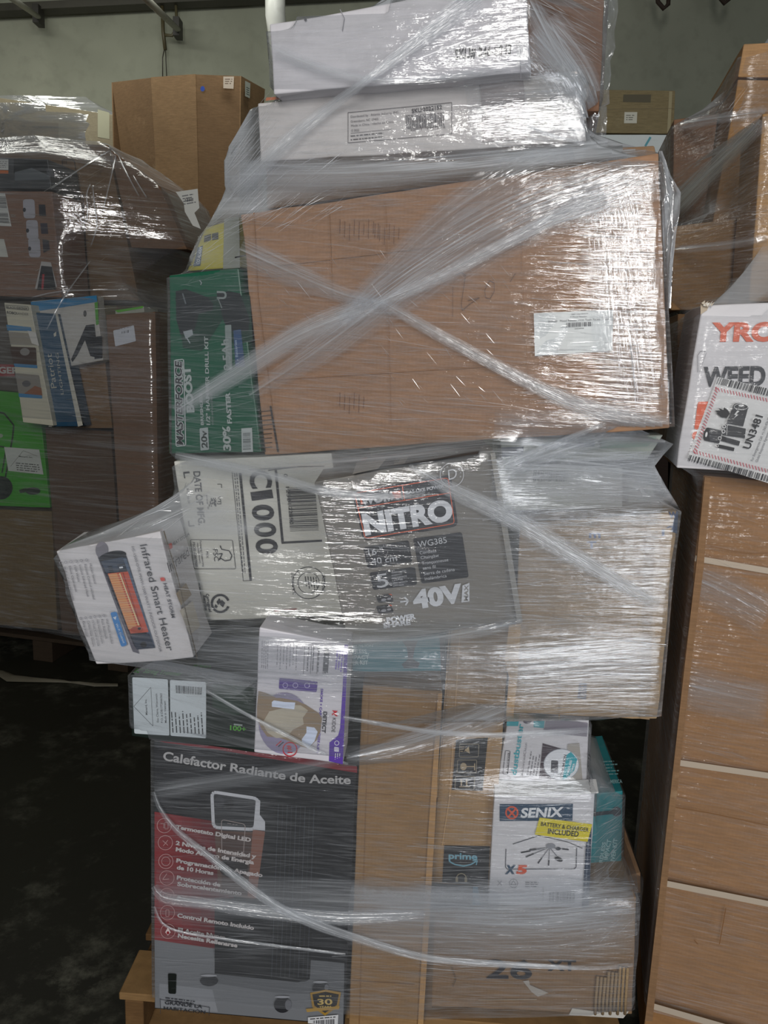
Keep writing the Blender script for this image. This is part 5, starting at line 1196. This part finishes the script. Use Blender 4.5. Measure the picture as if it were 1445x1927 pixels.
# bands over the chainsaw carton and the tan carton
pp('folded_band', [(330, 856), (420, 876), (520, 898), (600, 922), (700, 934), (800, 930)], [16, 22, 18, 22, 18, 14], ROPE, off=.012, n=34)
pp('folded_band', [(770, 876), (850, 922), (940, 964), (1040, 1022), (1130, 1076), (1240, 1140)], [10, 34, 40, 44, 34, 26], ROPE, off=.013, n=36, label='bright twisted band slanting down across the tan carton')
pp('folded_band', [(655, 1208), (780, 1206), (900, 1188), (980, 1170)], [24, 36, 26, 16], FILM_D, off=.012, n=24)
pp('folded_band', [(940, 880), (1040, 838), (1140, 796)], [22, 16, 10], ROPE, off=.014, n=16)
# ropes round the lower boxes
pp('rope_of_film', [(388, 1300), (460, 1342), (540, 1384), (610, 1420), (655, 1438)], [8, 8, 10, 8, 6], ROPE, off=.012, n=26)
pp('rope_of_film', [(646, 1350), (740, 1366), (820, 1378), (920, 1383), (1000, 1380), (1110, 1374)], [10, 10, 12, 12, 12, 14], ROPE, off=.014, n=34, label='thin white rope of film crossing the vacuum carton')
pp('folded_band', [(652, 1428), (760, 1404), (860, 1372), (960, 1334)], [16, 44, 60, 60], FILM_D, off=.012, n=24)
pp('folded_band', [(291, 1490), (380, 1476), (500, 1458), (640, 1432)], [44, 34, 34, 16], FILM_L, off=.012, n=24)
pp('rope_of_film', [(289, 1490), (300, 1520), (330, 1560), (385, 1605), (450, 1655), (520, 1705), (600, 1742), (680, 1768), (790, 1800), (900, 1812), (1020, 1818), (1120, 1822), (1200, 1815)], [8, 10, 13, 16, 18, 20, 22, 18, 18, 16, 12, 10, 8], ROPE, off=.013, n=70, label='bright rope of film sweeping down across the black heater carton')
pp('rope_of_film', [(289, 1668), (310, 1690), (400, 1702), (500, 1716), (650, 1728), (800, 1722)], [20, 24, 24, 30, 30, 16], ROPE, off=.012, n=40)
pp('rope_of_film', [(290, 1706), (306, 1738), (350, 1756), (460, 1772), (650, 1796)], [6, 6, 6, 7, 6], ROPE, off=.012, n=34)
# bunched streaks over the top boxes
pp('folded_band', [(440, 360), (560, 250), (690, 150), (800, 66), (900, -10)], [46, 30, 18, 34, 60], ROPE, off=.014, n=34)
pp('folded_band', [(510, 92), (600, 128), (700, 150), (820, 148), (960, 126)], [30, 24, 14, 22, 26], FILM_D, off=.013, n=28)
pp('folded_band', [(995, 0), (1040, 90), (1085, 160), (1130, 250)], [30, 60, 50, 26], FILM_D, off=.014, n=22)
pp('folded_band', [(990, 236), (1040, 256), (1100, 270)], [8, 8, 8], ROPE, off=.012, n=12)
# crumpled roll of film above the 26 XT carton
pp('crumpled_band', [(660, 1678), (760, 1690), (880, 1688), (940, 1700)], [34, 40, 44, 30], film_mat('crumpled_film', .2, .7, 2.2, sx=40, sy=60, diag=.9, edge=True, bumpk=1.0, rough=.1), off=.014, n=30)
STR = strand_mat('film_strand', .75); STR_S = strand_mat('film_strand_soft', .3, 'd9dde4')
strands(WM, [(1020, 300, 1245, 800, 260, (-.06, .12), (30, 160)), (960, 985, 1240, 1350, 300, (-.14, .1), (40, 220)), (940, 850, 1240, 990, 400, (-.12, .06), (60, 260)),
             (800, 1650, 1195, 1830, 240, (-.04, .12), (30, 200)), (930, 110, 1100, 270, 120, (-.1, .1), (20, 90)), (1000, 0, 1130, 160, 60, (.4, .8), (40, 140)),
             (800, 1480, 1180, 1700, 46, (.0, .07), (60, 260)), (930, 1380, 1110, 1470, 30, (-.05, .2), (30, 120)), (980, 300, 1240, 420, 60, (-.35, -.1), (40, 140))], STR, 11)
strands(WM, [(460, 420, 1000, 840, 150, (-.02, .16), (80, 420)), (320, 520, 490, 850, 70, (-.3, .15), (60, 200)), (330, 870, 640, 1170, 70, (-.02, .14), (60, 260)),
             (600, 930, 980, 1200, 50, (.0, .16), (80, 300)), (370, 1175, 960, 1320, 220, (-.04, .1), (80, 360)), (480, 1180, 660, 1430, 40, (-.02, .1), (60, 200)),
             (290, 1400, 670, 1890, 90, (-.1, .16), (60, 300)), (660, 1280, 930, 1900, 120, (-.02, .14), (60, 280)), (500, 10, 990, 90, 22, (-.4, .1), (60, 260)), (490, 270, 1090, 390, 90, (-.2, .05), (60, 260)),
             (250, 1270, 480, 1390, 24, (.1, .5), (60, 200)), (800, 1830, 1190, 1900, 24, (-.04, .06), (60, 260))], STR_S, 12, wpx=(.8, 2.4))
strands(WM, [(470, 300, 640, 420, 50, (-1.2, -.2), (40, 140)), (430, 200, 500, 380, 110, (-1.6, -.8), (40, 110)), (350, 400, 450, 510, 40, (-.9, -.2), (30, 90)), (150, 880, 340, 1010, 46, (-.9, -.3), (30, 120)), (720, 470, 960, 760, 80, (.7, 1.6), (10, 34)),
             (480, 470, 760, 640, 40, (.6, 1.5), (10, 34)), (1080, 1500, 1200, 1760, 50, (-1.1, -.3), (30, 110))], STR, 13, name='short_glints_of_film')

# loose film curtain hanging past the topmost cartons on the right
def curtain(w, name, pts, depth, mat, label):
    vs, uv, fs = [], [], []
    for i, (x0, x1, y) in enumerate(pts):
        for j in range(5):
            f = j / 4; p = at_y(x0 * (1 - f) + x1 * f, y, depth + .02 * sin(i * 1.3 + j * 1.9)); vs.append(p); uv.append((y * .001, f * .03))
    for i in range(len(pts) - 1):
        for j in range(4): a = i * 5 + j; fs.append((a, a + 1, a + 6, a + 5))
    o = link(name, mesh_from(vs, fs, w.Mi, smooth=True, uvs=uv), mat, w.root); o['label'] = label; return o
FC = film_mat('loose_film', .10, .6, 1.6, sx=14, sy=90, bumpk=1.0)
curtain(WM, 'loose_film_tail', [(1120, 1161, -40), (1122, 1163, 20), (1118, 1156, 60), (1120, 1158, 90), (1112, 1148, 115), (1110, 1150, 140), (1108, 1146, 170), (1108, 1147, 195), (1112, 1138, 200)], 1.42, FC, 'loose tail of film hanging at the upper right')
curtain(WM, 'loose_film_tail', [(1240, 1246, 284), (1243, 1262, 330), (1245, 1281, 362), (1246, 1279, 400), (1247, 1272, 440), (1250, 1266, 500), (1254, 1262, 580)], 1.24, film_mat('loose_film_2', .28, .6, 1.2, sx=14, sy=60), 'milky flap of film standing off the right edge of the biggest brown carton')
curtain(WM, 'loose_film_tail', [(1095, 1142, 200), (1100, 1142, 230), (1102, 1140, 262)], 1.40, FC, 'gathered film under the upper right cartons')

WR = wrap_thing('stretch_wrap', 'clear stretch film pulled in slanting folds round the right-hand stack', WRAP['right'], (.95, 1.75), .2, 2.3, .03, 240, film_mat('stretch_film_right', .04, .28, .6, free=.22), rise=(.35, .16, .3), fall=(.3, .1, .4), off=.006)
strands(WR, [(1270, 200, 1445, 480, 120, (-.75, -.2), (60, 240)), (1270, 380, 1445, 560, 70, (-.2, .02), (60, 200)), (1225, 930, 1445, 1420, 80, (.08, .5), (60, 240)), (1240, 1420, 1445, 1900, 60, (.1, .35), (60, 240)), (1280, 120, 1400, 260, 40, (-1.6, -.9), (50, 160)), (1230, 230, 1270, 400, 40, (-2, -1), (40, 90))], STR_S, 21, off=.002)
for pts, wd_ in (([(1262, 400), (1330, 330), (1400, 262), (1445, 212)], [60, 40, 34, 40]), ([(1268, 470), (1360, 462), (1445, 448)], [14, 20, 14]), ([(1268, 236), (1360, 222), (1445, 210)], [30, 22, 26])):
    ribbon(WR, 'folded_band', FILM_D, pts, wd_, off=.01, n=20)
ribbon(WR, 'film_pass', FILM_L, [(1290, 1290), (1370, 1310), (1445, 1325)], [90, 90, 90], off=.01, n=16)
ribbon(WR, 'film_pass', FILM_L, [(1305, 1090), (1370, 1120), (1445, 1160)], [70, 90, 90], off=.01, n=16)

WL = wrap_thing('stretch_wrap', 'glossy crinkled stretch film round the left-hand pile, tented at its top corner', WRAP['left'], (-1.75, 3.6), .12, max(p.z for c in WRAP['left'] for p in c) - .01, .04, 240, film_mat('stretch_film_left', .06, .42, 1.2, sx=3, sy=90, bumpk=.8, rough=.1, free=.08), rise=(.35, .2, .4), fall=(.3, .1, .4), off=.01, wob=.006)
strands(WL, [(20, 400, 250, 560, 120, (-.05, .12), (20, 100)), (60, 420, 250, 560, 40, (-.9, .9), (8, 24)), (130, 640, 215, 800, 70, (-.02, .15), (12, 50)), (0, 800, 300, 1150, 60, (-.05, .1), (60, 200)), (150, 300, 290, 480, 26, (-2.6, -.9), (20, 80)), (100, 280, 210, 360, 14, (-.8, -.5), (40, 110)), (20, 540, 250, 580, 20, (-.06, .02), (60, 160))], strand_mat('film_strand_far', .7, 'd0d0ca'), 31, wpx=(.6, 1.4), off=.004)
for pts in ([(170, 345), (163, 365), (165, 395), (162, 420)], [(174, 350), (178, 390), (182, 425), (170, 465)], [(218, 290), (206, 345), (192, 400)], [(222, 292), (240, 330), (262, 370)], [(250, 330), (262, 350), (276, 372)], [(206, 283), (150, 318), (96, 355)], [(170, 490), (120, 560), (88, 620)], [(60, 560), (120, 548), (240, 545)]):
    ribbon(WL, 'gloss_fold', ROPE, pts, 3.2, off=.02, n=14, m=3)

WS = wrap_thing('stretch_wrap', 'silvery wrinkled film round the load at the far left', WRAP['silver'], (-2.5, 4.85), .9, max(p.z for c in WRAP['silver'] for p in c) - .01, .05, 160, film_mat('stretch_film_silver', .14, .6, 4.5, sx=16, sy=26, bumpk=1.0, rough=.14, iso=1.2), off=.012, wob=.012)
